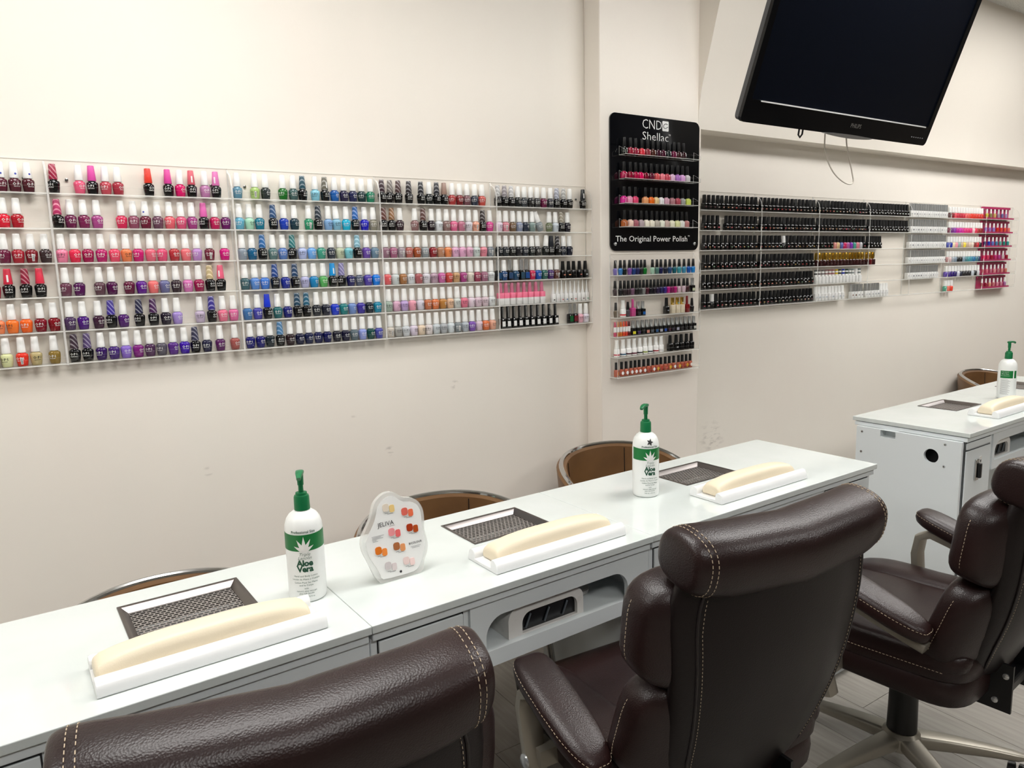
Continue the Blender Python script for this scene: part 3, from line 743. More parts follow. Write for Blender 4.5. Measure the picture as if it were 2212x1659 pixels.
for rw in range(6):
    it = ks(13)
    if rw == 1: it[4] = None
    if rw == 5: it[2] = ('W', '181818')
    far_row(0, rw, it, 2.711, 3.080)
    it = ks(15)
    if rw == 2: it[6] = ('W', '202020')
    far_row(1, rw, it, 3.120, 3.552)
far_row(2, 0, ks(15), 3.592, 4.026); far_row(2, 1, ks(15), 3.592, 4.026)
it = ks(15)
for j, c in zip(range(5, 14), ('d89088', 'd8b888', '5868b0', 'c82860', 'b060a0', '8838b8', '48a090', 'd88090', 'c0c0c4')): it[j] = ('Y', c)
far_row(2, 2, it, 3.592, 4.026)
far_row(2, 3, [('D', '301014') for _ in range(15)], 3.592, 4.026)
far_row(2, 4, [('B', c) for c in ('606060', '787070', '807878', '907070', 'a07070', 'a06868', 'd0b020', '303828', '2030a0', '204038', '808888', '909898', 'f0f0f0', '788080')], 3.592, 4.000)
far_row(2, 5, [('X', fr.choice(('c8ccd0', 'b0b8c0', 'd8d8d8'))) for _ in range(9)]+[None, None]+[('V', '907060'), ('V', '604030'), ('V', 'a0a0a0'), ('V', 'a0a0a0')], 3.592, 4.026)
for rw in (0, 1): far_row(3, rw, [('K', 'e8e8e8') for _ in range(14)], 4.068, 4.470)
far_row(3, 2, [('K', 'e8e8e8') for _ in range(5)]+[None]*9, 4.068, 4.470)
far_row(3, 3, [('D', '301014'), ('D', '601018'), ('D', '301014')]+[None]*11, 4.068, 4.470)
far_row(3, 5, [('V', 'a0a4a8') for _ in range(5)]+[('X', 'd0d0d0') for _ in range(3)]+[None]*6, 4.068, 4.470)
for rw in range(5): far_row(4, rw, [('V', fr.choice(('c0c0c4', 'a8a8ac', 'd0d0d0', '707078'))) for _ in range(16 if rw < 4 else 13)], 4.512, 4.926 if rw < 4 else 4.85)
R12 = ['501818 801020 e04858 c02040 b82038 c82840 e06060 d85048 e03020 d83020 d83020 d02820 d03020', '702040 702880 8828a0 c01898 c820a0 d02090 d82878 d82870 d82870 f0c0c8 d83050 a02028 902020',
       '2838a0 2030a0 e8d8b0 e898a8 90a8a0 c0a890 e8d040 c0a890 d8c0b0 e0d0c0 803030 c02030 282024', 'b88888 c8b0b0 98a0a8 8090a0 202428 202428 8098a8 508890 409098 3888a8 206898 407888 203860',
       '5030a0 402880 301870 281860 c8c8d8 242838 242428 202024 1c1c20 c0c8d0 181c20 c8c8cc']
for rw, s in enumerate(R12): far_row(5, rw, [('W', c) for c in s.split()], 4.972, 5.392)
far_row(5, 5, [('W', '409880'), ('W', 'e06858'), ('W', 'e03820')]+[None]*9, 4.972, 5.392)
# magenta card displays with small bottles
MG = ['c8c830 909060 d0c070 a8a0b0 7070a0 b0a0c8', '9078c0 a080c8 9888d0 d03828 e05040 e06048 e88070', '181c60 2840b0 6080c8 4890b0 60b0a0 209080 30a098',
      'e02860 d04868 a02038 c03878 b04890 d0c8c8 902030', 'c05868 d07888 c08090 d8a0a0 b88088 d09088 c88070', 'a04048 902838 d0a080 c08080 d090a0 c08898 a070a0']
for rw in range(6):
    z = ZR[rw]; xa = REDGE[6]+.006; xb = xa+.40
    t = thing('card_display', 'magenta card polish display on the %s shelf of the far rack' % SHELFW[rw], 'display', (xa, WALL-.0034, z), 0, 'magenta card displays')
    bm = B(); box(bm, 0, .40, -.0016, 0, .0005, .082); part('back_card', bm, 'magenta_card', t)
    bm = B(); box(bm, 0, .40, -.038, -.0018, .0005, .010); part('base', bm, 'magenta_card', t)
    bm = B(); box(bm, 0, .40, -.012, -.0018, .068, .082); part('header', bm, 'magenta_card', t)
    for j, c in enumerate(MG[rw].split()):
        far('Z', xa+.035+j*.055, z+.0102, c, 'small %s bottle, %s from left in the %s magenta display' % (cname(c), ORD[j], SHELFW[rw]), WALL-.027)

# ================================================================== black board with four acrylic ledges on the pillar
t = thing('display_board', 'glossy black polish display board with white lettering on the pillar', 'display', (2.061, PIL, CZ+.064))
BW, BH = .522, .552
bm = B(); plate(bm, [rrect(0, BW, 0, BH, .028, 6)], lambda u, v, d: (u, -.0005-d, v), .006); part('board', bm, 'board_black', t)
def ledge(z):
    L, R = .048, .488
    bm = B()
    box(bm, L, R, -.046, -.0068, z-.0030, z-.0004, 0, 'z'); s = part('shelf', bm, ['acrylic', 'acrylic_edge'], t, smooth=0)
    bm = B(); box(bm, L, R, -.048, -.0462, z-.003, z+.015, 0, 'y'); part('shelf_lip', bm, ['acrylic', 'acrylic_edge'], s, smooth=0)
    for x in (L, R-.002):
        bm = B(); plate(bm, [[(-.0068, z-.003), (-.046, z-.003), (-.046, z+.013), (-.0068, z+.034)]], lambda u, v, d, x=x: (x+d, u, v), .002, 0, 1); part('shelf_end', bm, ['acrylic', 'acrylic_edge'], s, smooth=0)
for z in ZS: ledge(z-(CZ+.064))
bm = B(); fm = lambda cx, cz: (lambda x, y: (cx+x, -.0069, cz+y))
text_into(bm, 'CND', .0545, fm(.2345, .503), bold=-.0006, width=.111)
text_into(bm, 'Shellac', .0475, fm(.2545, .4575), bold=-.0003, width=.151)
text_into(bm, '™', .016, fm(.337, .478))
text_into(bm, 'The Original Power Polish', .0335, fm(.240, .0386), bold=.0002, width=.424)
text_into(bm, '™', .014, fm(.461, .055))
obj('lettering', flat_mesh('lettering', bm, 'print_white'), t)
bm = B(); plate(bm, [rrect(.2935, .3305, .500, .541, .004, 3)], lambda u, v, d: (u, -.0066-d, v), .0006); em = part('emblem', bm, 'print_white', t, smooth=0)
bm = B(); pts = []
for i in range(19):
    a = math.radians(30+285*i/18); pts.append((.312+.0115*math.cos(a)*1.05+.006*math.sin(a)*.5, -.0075, .521+.0095*math.sin(a)))
pts = [(.3225, -.0075, .530)]+pts[1:]+[(.3265, -.0075, .5185)]
tube(bm, pts, .0014, 6); part('emblem_mark', bm, 'print_dark', em)
for x in (.025, BW-.025):
    bm = B(); loft(bm, [[(x+p[0], -.0066-p[2], .028+p[1]) for p in ring(zz, rr, n=14)] for zz, rr in ((0, .0068), (.003, .0066), (.0045, .004))]); part('screw', bm, 'silver_cap', t)

# ================================================================== manicure desks (a row, turned 1.6 degrees to the wall)
DTH = math.atan(.028); DO = Vector((0, 1.857*.7, 0))
def dl(x, y, z=0.): return Vector((DO.x+math.cos(DTH)*x-math.sin(DTH)*y, DO.y+math.sin(DTH)*x+math.cos(DTH)*y, z))
TOPZ, DD = .76, .495
GY0, GY1 = .250, .415
def holed(bm, x0, x1, y0, y1, z0, z1, g):
    xs = [x0, g[0], g[1], x1]; ys = [y0, g[2], g[3], y1]
    tmp = {}
    def v(i, j, z):
        k = (i, j, z)
        if k not in tmp: tmp[k] = bm.verts.new((xs[i], ys[j], z))
        return tmp[k]
    for i in range(3):
        for j in range(3):
            if i == 1 and j == 1: continue
            for z in (z0, z1): bm.faces.new((v(i, j, z), v(i+1, j, z), v(i+1, j+1, z), v(i, j+1, z)))
    def wall(a, b): bm.faces.new((v(*a, z0), v(*b, z0), v(*b, z1), v(*a, z1)))
    for k in range(3):
        wall((k, 0), (k+1, 0)); wall((k, 3), (k+1, 3)); wall((0, k), (0, k+1)); wall((3, k), (3, k+1))
    wall((1, 1), (2, 1)); wall((1, 2), (2, 2)); wall((1, 1), (1, 2)); wall((2, 1), (2, 2))

def grate(par, x0, x1, y0=GY0, y1=GY1, nrow=13):
    """dust-collector tray: pressed steel rim and a slotted plate, a part of the desk"""
    r = .012; zt = TOPZ; bm = B()
    a = lambda m, z: [(x0-.006+m, y0-.006+m, z), (x1+.006-m, y0-.006+m, z), (x1+.006-m, y1+.006-m, z), (x0-.006+m, y1+.006-m, z)]
    loft(bm, [a(0, zt+.0003), a(.0006, zt+.0026), a(.006, zt+.0026), a(.0085, zt+.0010), a(.020, zt-.010), a(.0205, zt-.013)], caps=False)
    g = part('grate_rim', bm, 'gunmetal', par)
    X0_, X1_, Y0_, Y1_ = x0+.0145, x1-.0145, y0+.0145, y1-.0145
    bm = B(); dy = (Y1_-Y0_)/nrow; zb, zt2 = zt-.0125, zt-.0110; ncol = 17; dx = (X1_-X0_)/ncol
    for j in range(nrow+1):
        yy = Y0_+dy*j; h = dy*.20
        box(bm, X0_, X1_, yy-h, yy+h, zb, zt2)
        if j == nrow: break
        for i in range(ncol+1):
            xx = X0_+dx*(i+(.5 if j % 2 else 0))
            if xx > X1_: continue
            box(bm, max(xx-dx*.13, X0_), min(xx+dx*.13, X1_), yy+h, yy+dy-h, zb, zt2)
    part('slotted_plate', bm, 'grille_steel', g, smooth=0)
    bm = B(); box(bm, x0+.002, x1-.002, y0+.002, y1-.002, zt-.075, zt-.072); box(bm, x0, x0+.002, y0, y1, zt-.075, zt-.014); box(bm, x1-.002, x1, y0, y1, zt-.075, zt-.014)
    box(bm, x0, x1, y0, y0+.002, zt-.075, zt-.014); box(bm, x0, x1, y1-.002, y1, zt-.075, zt-.014); part('dust_box', bm, 'uv_dark', g, smooth=0)

def desk(label, x0, x1, col, knee, arch, gx, left_end=False, col2=None):
    t = thing('manicure_desk', label, 'desk', dl(0, 0), DTH, 'white manicure desks')
    g = (gx-.122, gx+.122, GY0, GY1)
    bm = B(); holed(bm, x0+.0006, x1-.0006, 0, DD, TOPZ-.0175, TOPZ, g); bevel(part('tabletop', bm, 'desk_top', t, smooth=0), .0015, 2)
    bm = B(); holed(bm, x0+.004, x1-.004, .009, DD-.009, TOPZ-.0385, TOPZ-.0208, (g[0]-.004, g[1]+.004, g[2]-.004, g[3]+.004)); bevel(part('under_top', bm, 'desk_body', t, smooth=0), .002, 2)
    grate(t, g[0]+.002, g[1]-.002)
    zt = TOPZ-.0375
    for (a, b) in [col]+([col2] if col2 else []):
        bm = B(); box(bm, a+(.044 if left_end else .003), b-.001, .022, DD-.03, .05, zt); body = bevel(part('cabinet', bm, 'desk_body', t, smooth=0), .0015, 1)
        bm = B(); box(bm, a+.02, b-.02, .04, DD-.05, 0, .05); part('plinth', bm, 'desk_shelf', t, smooth=0)
        zz = zt-.010
        for hgt in ((.026, .60) if left_end else (.145, .145, .145, .17)):
            bm = B(); box(bm, a+.020, b-.018, .0165, .0218, zz-hgt, zz); d = bevel(part('drawer', bm, 'desk_body', body, smooth=0), .0012, 1)
            bm = B(); box(bm, a+.0172, b-.0152, .0212, .0219, zz-hgt-.0028, zz+.0028); part('drawer_gap_shade', bm, 'print_dark', body, smooth=0)  # dark backing plate paints the shade in the gap round each drawer
            zz -= hgt+.008
    ka, kb = knee; aa, ab = arch
    bm = B(); plate(bm, [[(ka, .562), (kb, .562), (kb, zt), (ka, zt)], rrect(aa, ab, .601, .682, .050, 8, (0, 0, 1, 1))], lambda u, v, d: (u, .016+d, v), .014)
    part('front_panel', bm, 'desk_body', t, smooth=30)
    bm = B(); box(bm, ka, kb, .0305, .36, .585, .600); part('inner_shelf', bm, 'desk_shelf', t, smooth=0)
    bm = B(); box(bm, ka, kb, .36, .374, .562, zt); part('inner_back', bm, 'desk_shelf', t, smooth=0)
    for xs in ({ka, kb} - {col[0], col[1]} - (set(col2) if col2 else set())):
        bm = B(); box(bm, xs+.0006 if xs == kb else xs-.018, xs+.018 if xs == kb else xs-.0006, .02, DD-.03, 0, zt); part('side_panel', bm, 'desk_body', t, smooth=0)
    return t

d1 = desk('white manicure desk at the left edge, nearest the camera', -.28, .52, (-.28, -.03), (-.03, .502), (.02, .46), .243)
d2 = desk('white manicure desk carrying the nail sample stand, lamp in its shelf', .52, 1.32, (.52, .76), (.76, 1.302), (.80, 1.242), 1.046)
d3 = desk('white manicure desk at the right end of the front row', 1.32, 2.42, (1.32, 1.56), (1.56, 2.12), (1.61, 2.06), 1.852, col2=(2.12, 2.412))
d4 = desk('white manicure desk with round cable hole in its end panel', 3.118, 3.998, (3.118, 3.378), (3.378, 3.98), (3.40, 3.93), 3.680, left_end=True)
d5 = desk('white manicure desk at the far right, cut off by the frame', 4.0, 4.88, (4.0, 4.26), (4.26, 4.862), (4.30, 4.80), 4.520)
# end panel of the fourth desk: square recess, cable hole, four screws
bm = B(); Xe = 3.121
hole = [(.138+.030*math.cos(2*PI*i/28), .645+.030*math.sin(2*PI*i/28)) for i in range(28)]
plate(bm, [[(.022, .0), (DD-.03, .0), (DD-.03, .7220), (.022, .7220)], hole, rrect(.290, .357, .690, .724-.004, .003, 3)], lambda u, v, d: (Xe-.0175+d, u, v), .016)
ep = part('end_panel', bm, 'desk_body', d4, smooth=30)
bm = B(); box(bm, Xe+.036, Xe+.0375, .08, .22, .58, .70); part('hole_shade_sheet', bm, 'hole_shade', ep, smooth=0)  # black sheet behind the cable hole, painted-in shade
bm = B()
for q in ((.288, .290, .688, .722), (.357, .359, .688, .722), (.290, .357, .688, .690), (.290, .357, .720, .722)): box(bm, Xe-.0012, Xe+.030, q[0], q[1], q[2], q[3])
box(bm, Xe+.030, Xe+.032, .288, .359, .688, .722); part('recess_cup', bm, 'desk_shelf', ep, smooth=0)
for y_, z_ in ((.44, .70), (.44, .608), (.085, .703), (.085, .61)):
    bm = B(); loft(bm, [[(Xe-.0176-p[2], y_+p[0], z_+p[1]) for p in ring(zz, rr, n=12)] for zz, rr in ((0, .006), (.001, .0056), (.0012, .0030))]); s = part('screw', bm, 'silver_cap', ep)
    bm = B(); loft(bm, [[(Xe-.0190-p[2], y_+p[0], z_+p[1]) for p in ring(zz, rr, n=8)] for zz, rr in ((0, .0022), (.0006, .0022))]); part('screw_recess_shade', bm, 'hole_shade', ep)  # dark disc on the screw head paints the socket's shade
# combination latch on the fourth desk's cabinet
bm = B(); box(bm, 3.215, 3.243, .008, .0164, .545, .635); lk = bevel(part('latch', bm, 'chrome', d4, smooth=0), .003, 2)
bm = B(); box(bm, 3.226, 3.2425, -.004, .0079, .556, .618); bevel(part('latch_knob', bm, 'black_plastic', lk, smooth=0), .003, 2)
bm = B(); box(bm, 3.256, 3.276, .0145, .0164, .560, .640); dp = part('dial_plate', bm, 'label_white', lk, smooth=0)
for z_ in (.575, .598, .621):
    bm = B(); box(bm, 3.262, 3.270, .0135, .0144, z_-.005, z_+.005); part('dial', bm, 'print_dark', lk, smooth=0)

# ------------------------------------------------------------------ arm rests
def arm_rest(label, x0, x1, y0=.048, y1=.175, lead=.022):
    L = x1-x0; Wd = y1-y0
    t = thing('arm_rest', label, 'arm rest', dl(x0, y0, TOPZ+.0003), DTH, 'padded arm rests on the desks')
    rail = [(0, .004), (.0008, .014), (.0045, .0235), (.011, .0300), (.0175, .0318), (.0235, .0300), (.0275, .0250), (.029, .0180), (.029, .009)]
    pr = [(.002, 0)]+rail+[(Wd-a, b) for a, b in rail[::-1]]+[(Wd-.002, 0)]
    bm = B(); loft(bm, [[(x, a, b) for a, b in pr] for x in (0, L)]); bevel(part('tray', bm, 'white_plastic', t, smooth=30), .0012, 1, 60)
    bm = B(); rings = []; n = 30; a0, a1 = lead, L-.022; yc = Wd/2; hw = Wd/2-.0296
    for i in range(n+1):
        u = i/n; s = 2*u-1; x = a0+(a1-a0)*(.5-.5*math.cos(PI*u)) if False else a0+(a1-a0)*u
        end = min(1., (1-abs(s))/.10); hgt = .0340+.0165*(1-abs(s)**3.4)
        rr = []
        for j in range(17):
            a = PI*j/16; c, s2 = math.cos(a), math.sin(a)
            k = .72+.28*math.sin(.5*PI*min(1., end+.35))
            yy = yc+hw*math.copysign(abs(c)**.55, c)*1.0; zz = .0095+(hgt*k-.0)*(abs(s2)**.7)
            rr.append((x+(.012*(1-s2) if False else 0), yy, zz))
        rings.append(rr)
    c0 = [(a0+.006, yc+(p[1]-yc)*.6, .0095+(p[2]-.0095)*.45) for p in rings[0]]; c1 = [(a1-.006, yc+(p[1]-yc)*.6, .0095+(p[2]-.0095)*.45) for p in rings[-1]]
    loft(bm, rings); cu_ = part('cushion', bm, 'cream_vinyl', t, smooth=60); bevel(cu_, .006, 3, 50)
    return t
arm_rest('long cream arm rest on the nearest desk, in front of the lotion', .040, .448, lead=.004)
arm_rest('cream arm rest on the middle desk beside the nail sample stand', .856, 1.266)
arm_rest('cream arm rest on the front row\'s right-end desk', 1.656, 2.079)
arm_rest('cream arm rest on the desk with the round cable hole', 3.500, 3.920)

# ------------------------------------------------------------------ lotion bottles
LR = .0405
LPROF = [(0, .0355), (.002, .0385), (.006, .0400), (.012, LR), (.152, LR), (.168, .0392), (.180, .0355), (.189, .0295), (.195, .0215), (.198, .0150), (.201, .0142)]
def leaf(cx, cz, ang, ln, w):
    pts = []
    for i in range(9):
        u = i/8; pts.append((w*math.sin(PI*(u**.55))*.5*(1-u*.15), ln*u))
    pts = [(-p[0], p[1]) for p in pts]+[(p[0], p[1]) for p in pts[::-1][1:-1]]
    c, s = math.cos(ang), math.sin(ang)
    return [(cx+x*c+y*s, cz-x*s+y*c) for x, y in pts]
def lotion(label, x, y, face, pump, back=False, flower=False, H=1.):
    t = thing('lotion_bottle', label, 'bottle', dl(x, y, TOPZ+.0003), 0, 'aloe lotion pump bottles')
    bm = B(); loft(bm, [ring(z, r, n=40) for z, r in LPROF]); body = part('body', bm, 'lotion_white', t)
    def cyl(dr=.0004):
        def fm(u, v, d=0.):
            r = (LR if v < .152 else prof_r(LPROF, v))+dr+d; a = u/LR+face
            return (r*math.sin(a), -r*math.cos(a), v)
        return fm
    # green band (wrapped thin label)
    wdt = .058 if not back else .040
    def band(u0, u1, z0, z1, m, nm, dr, n=24, bow=0.):
        bm = B(); f = cyl(dr)
        r0 = [(u0+(u1-u0)*i/n) for i in range(n+1)]
        loft(bm, [[f(u, z0+(bow*.4)*(2*(u-u0)/(u1-u0)-1)**2) for u in r0], [f(u, z1+bow*(2*(u-u0)/(u1-u0)-1)**2) for u in r0]], caps=False, closed=False)
        return part(nm, bm, m, body)
    if not back:
        band(-.060, .060, .117, .153, 'label_green', 'green_band', .0004, bow=.003)
        bm = B()
        for a, ln, w in ((-1.05, .024, .008), (-.50, .030, .0085), (0, .033, .0090), (.50, .030, .0085), (1.05, .024, .008)):
            lp = leaf(0, .1165, a, ln, w); fm = cyl(.0009)
            c = bm.verts.new(fm(sum(p[0] for p in lp)/len(lp), sum(p[1] for p in lp)/len(lp))); vs = [bm.verts.new(fm(*p)) for p in lp]
            for i in range(len(vs)): bm.faces.new((c, vs[i], vs[(i+1) % len(vs)]))
        obj('aloe_leaf', flat_mesh('aloe_leaf', bm, 'label_white'), body)
        bm = B()
        for s, sz, z, kw in (('Professional Size', .0078, .1565, dict(bold=.00012)), ('Triple', .0100, .1065, dict(shear=.35, bold=-.0001)), ('Lanolin', .0100, .0985, dict(shear=.35, bold=-.0001)),
                             ('Aloe', .0190, .0840, dict(bold=.0007, spacing=.92)), ('Vera', .0190, .0710, dict(bold=.0007, spacing=.92)),
                             ('Hand and Body Lotion', .0056, .0595, {}), ('Loción de Mano y Cuerpo', .0056, .0525, {}), ('Lotion Pour les Mains', .0056, .0450, {}), ('and le Corps', .0056, .0390, {}),
                             ('with', .0050, .0320, {}), ("nature's aloe vera gel", .0050, .0260, {}), ('plus rich lanolin', .0050, .0205, {}), ('946 mL ℮ 32 fl oz', .0046, .0135, {})):
            f = cyl(.0006); text_into(bm, s, sz, lambda x_, y_, z=z, f=f: f(x_, z+y_), res=2, **kw)
        obj('lettering', flat_mesh('lettering', bm, 'print_green'), body)
        if flower:
            bm = B()
            for k in range(5):
                lp = leaf(0, .173, 2*PI*k/5+.3, .0115, .0065); f = cyl(.0008); vs = [bm.verts.new(f(*p)) for p in lp]; bm.faces.new(vs)
            obj('flower_mark', flat_mesh('flower_mark', bm, 'print_dark'), body)
    else:
        band(-.026, .030, .105, .142, 'label_green', 'green_band', .0004); band(.036, .050, .105, .142, 'label_green', 'green_band', .0004)
        bm = B(); f = cyl(.0008)
        for s, sz, z in (('Triple Lanolin', .0055, .134), ('Aloe Vera', .0075, .124), ('Hand and Body Lotion', .0042, .116)): text_into(bm, s, sz, lambda x_, y_, z=z: f(x_-.004, z+y_), res=1)
        obj('lettering', flat_mesh('lettering', bm, 'label_white'), body)
        bm = B()
        for i in range(17):   # rows of tiny print on the back label
            w = .021*(.75+.25*((i*7) % 5)/4); z = .098-.0046*i
            loft(bm, [[f(-.022+2*w*j/8, z) for j in range(9)], [f(-.022+2*w*j/8, z+.0012) for j in range(9)]], caps=False, closed=False)
        obj('small_print', flat_mesh('small_print', bm, 'print_grey'), body)
    # pump
    bm = B(); loft(bm, [ring(z, r, n=28) for z, r in ((.1985, .0160), (.1990, .0168), (.2260, .0163), (.2300, .0150), (.2310, .0125), (.2360, .0120), (.2365, .0080))]); part('collar', bm, 'lotion_green', t)
    bm = B(); loft(bm, [ring(z, r, n=16) for z, r in ((.2366, .0055), (.252, .0052), (.2525, .0066), (.272, .0070), (.276, .0072))]); part('pump_stem', bm, 'lotion_green', t)
    bm = B(); pth = [(-.008, 0, .2795), (0, 0, .281), (.016, 0, .2815), (.030, 0, .2795), (.038, 0, .275)]
    strip(bm, pth, (0, 1, 0), [.014, .018, .016, .012, .009], .0085); part('nozzle', bm, 'lotion_green', t, rot=(0, 0, pump))
    t.scale = (1, 1, H)
    return t
lotion('aloe lotion bottle on the nearest desk, pump facing forward', .470, .222, -.36, -1.95)
lotion('aloe lotion bottle with flower mark between the two far arm rests', 1.562, .268, -.42, PI+.45, flower=True)
lotion('lotion bottle showing its back label on the far right desk', 4.062, .240, -1.30, -.25, back=True)

# ------------------------------------------------------------------ nail colour sample stand
JO = [(-4.3,201.3),(9.1,196.6),(17.6,189.1),(29.4,182.5),(44.8,178.7),(59.9,170.5),(69.5,156.9),(74,141.3),(73.5,119.4),(71.4,97.8),(74.9,75),(75.2,58.7),(70.5,42.2),(61.8,26.7),(57.9,10),(50.3,1.8),(29,.3),(-7.4,.3),(-49.2,.5),(-57.5,7),(-65,18.8),(-72.7,40.5),(-80.3,62),(-86.8,80.4),(-88.3,97.5),(-84.1,113.2),(-71.1,132.6),(-59.9,149.8),(-53,168),(-46.7,182.1),(-34.5,193.8),(-19.8,200.8)]
JI = [(-7,192.6),(5,189.5),(13.5,182),(25.1,174),(42.1,170.5),(55.7,163.4),(62.6,153.9),(66.4,140),(66.1,119.5),(65.8,99.1),(67.7,76.6),(66.4,60.8),(60,43.3),(53.9,28.6),(44,15.1),(30.1,8.4),(-6.5,7.8),(-46.5,9.7),(-52.6,21.2),(-59.4,38.5),(-70.2,59.5),(-76.8,78),(-79,95.3),(-75,108.3),(-62,127.8),(-51.7,143.8),(-44.9,160.6),(-39.3,175),(-29.5,185.7),(-17.9,191.9)]
t = thing('nail_sample_stand', 'clear acrylic nail colour sample stand with cloud-shaped white card', 'stand', dl(.675, .172, TOPZ+.0008), DTH)
lean = math.radians(9)
def jm(yo): return lambda u, v, d: (u/1000, math.sin(lean)*v/1000-math.cos(lean)*(yo+d)+.0, math.cos(lean)*v/1000+0-math.sin(lean)*(yo+d)*0)
bm = B(); plate(bm, [smooth_loop(JO, 2)], jm(-.013), .012, 0, 1); part('acrylic_block', bm, ['acrylic_frost', 'acrylic_frost'], t, smooth=40)
bm = B(); plate(bm, [smooth_loop(JI, 2)], jm(-.0005), .0006); card = part('card', bm, 'label_white', t, smooth=0)
CH = [((-20.9,169),(-5.7,164.5),'e0d4c4','e8c884'),((24.8,150.9),(40.1,145.5),'dc6a5c','e8704c'),((33,111.5),(48,106),'a83a1c','b04c1c'),((-13.4,111.1),(2.1,105.5),'e89498','e06868'),((-5.2,76.3),(10,70.5),'a86840','dc9460'),((-50.6,76.5),(-35.9,70.2),'d87428','e8883c'),((14.9,37.6),(29.8,32.5),'e4ccc8','f0d4d0'),((-31.4,37.1),(-16.6,31.9),'ccc4c4','d4c8c8')]
def chip_me():
    bm = B(); plate(bm, [rrect(-.0078, .0078, -.0088, .0088, .0055, 5)], lambda u, v, d: (u, -d, v), .0016); m1 = mesh('nail_chip', bm, 'polish')
    bm = B(); plate(bm, [rrect(-.0062, .0062, -.0085, .0085, .0040, 4)], lambda u, v, d: (u, -d, v), .0012); return m1, mesh('nail_swatch', bm, 'polish_soft')
c1, c2 = chip_me(); jf = jm(.0003)
for (a, b, ca, cb) in CH:
    pa = jf(a[0], a[1], 0); o = obj('nail_chip', c1, card, pa, (-lean, 0, 0), lin(ca))
    pb = jf(b[0], b[1], 0); o = obj('nail_swatch', c2, card, pb, (-lean, 0, 0), lin(cb))
bm = B(); jt = jm(.0006)
for s, sz, x_, z_, kw in (('JELIVA', .0145, -25, 128, {}), ('B/COLOUR', .0068, 43, 72, dict(bold=.0001))):
    text_into(bm, s, sz, lambda x, y, x_=x_, z_=z_: jt(x_+x*1000, z_+y*1000, 0), res=2, **kw)
obj('lettering', flat_mesh('lettering', bm, 'print_dark'), card)
bm = B()
for (x_, z_, w) in [(-48, 109.5, 30), (-51, 106.6, 22), (-49, 103.7, 27), (-57, 100.8, 10), (-55, 98, 13), (43, 66, 26), (43, 63, 20), (-10, 125.5, 14)]+[q for (a, b, _, __) in CH for q in ((a[0]+1, a[1]-13, 8), (a[0]+10, a[1]-15.5, 15))]:
    vs = [bm.verts.new(jt(x_+sx*w/2, z_+sz*.45, 0)) for sx, sz in ((-1, -1), (1, -1), (1, 1), (-1, 1))]; bm.faces.new(vs)
obj('small_print', flat_mesh('small_print', bm, 'print_grey'), card)
bm = B(); vs = [bm.verts.new(jt(-1.8+3*math.cos(2*PI*i/14), 16.6+3*math.sin(2*PI*i/14), 0)) for i in range(14)]; bm.faces.new(vs); obj('round_mark', flat_mesh('round_mark', bm, 'print_dark'), card)

# ------------------------------------------------------------------ UV lamps and odds and ends on the inner shelves
def uv_lamp(label, x0, x1, y0=.034, h=.073, dp=.21):
    t = thing('nail_lamp', label, 'lamp', dl(x0, y0, .6004), DTH, 'white nail drying lamps')
    L = x1-x0
    bm = B(); plate(bm, [rrect(0, L, 0, h, .030, 7, (0, 0, 1, 1)), rrect(.040, L-.020, .004, h-.019, .026, 6, (0, 0, 1, 1))], lambda u, v, d: (u, d, v), .016); part('front_shell', bm, 'lamp_plastic', t, smooth=35)
    bm = B(); loft(bm, [[(u, yy, v) for u, v in rrect(0, L, 0, h, .030, 7, (0, 0, 1, 1))] for yy in (.0161, dp)]); part('rear_shell', bm, 'lamp_plastic', t)
    bm = B(); loft(bm, [[(u, yy, v) for u, v in rrect(.040, L-.020, .004, h-.019, .026, 6, (0, 0, 1, 1))] for yy in (.010, .0159)]); part('opening', bm, 'uv_dark', t)
    for k in range(3):
        bm = B(); xx = .038+(L-.06)*(k+.5)/3; tube(bm, [(xx-.012, .0072, .010), (xx+.004, .0072, h-.030)], .0024, 8); part('uv_tube', bm, 'uv_tube', t)
uv_lamp('white nail drying lamp in the middle desk\'s arched shelf', .874, 1.104)
uv_lamp('white nail drying lamp in the far right desk\'s arched shelf', 3.402, 3.60, h=.074)
bm = B(); loft(bm, [ring(z, r, n=28) for z, r in ((0, .030), (.001, .033), (.010, .034), (.012, .031), (.0122, .028), (.0105, .027))]); o = part('jar_lid', bm, 'lamp_plastic', None); o.location = dl(1.170, .14, .6004); tag(o, 'round pale lid lying beside the lamp in the arched shelf', 'lid')
bm = B(); tube(bm, [dl(1.12, .25, .606), dl(1.15, .22, .640), dl(1.18, .215, .655), dl(1.21, .22, .64), dl(1.215, .26, .608)], .0035, 8); o = part('lamp_cable', bm, 'cable', None); tag(o, 'pale cable coiled at the right of the arched shelf', 'cable')
bm = B(); box(bm, -.03, .03, -.02, .02, 0, .055); o = bevel(part('power_adapter', bm, 'lamp_plastic', None, smooth=0), .004); o.location = dl(1.20, .315, .6004); tag(o, 'pale power adapter at the back of the arched shelf', 'adapter')
bm = B(); tube(bm, [dl(.80, .30, .561), dl(.83, .26, .545), dl(.88, .22, .537), dl(.93, .22, .542), dl(.98, .27, .561)], .004, 8); o = part('power_cable', bm, 'cable_black', None); tag(o, 'black cable sagging under the middle desk\'s shelf', 'cable')

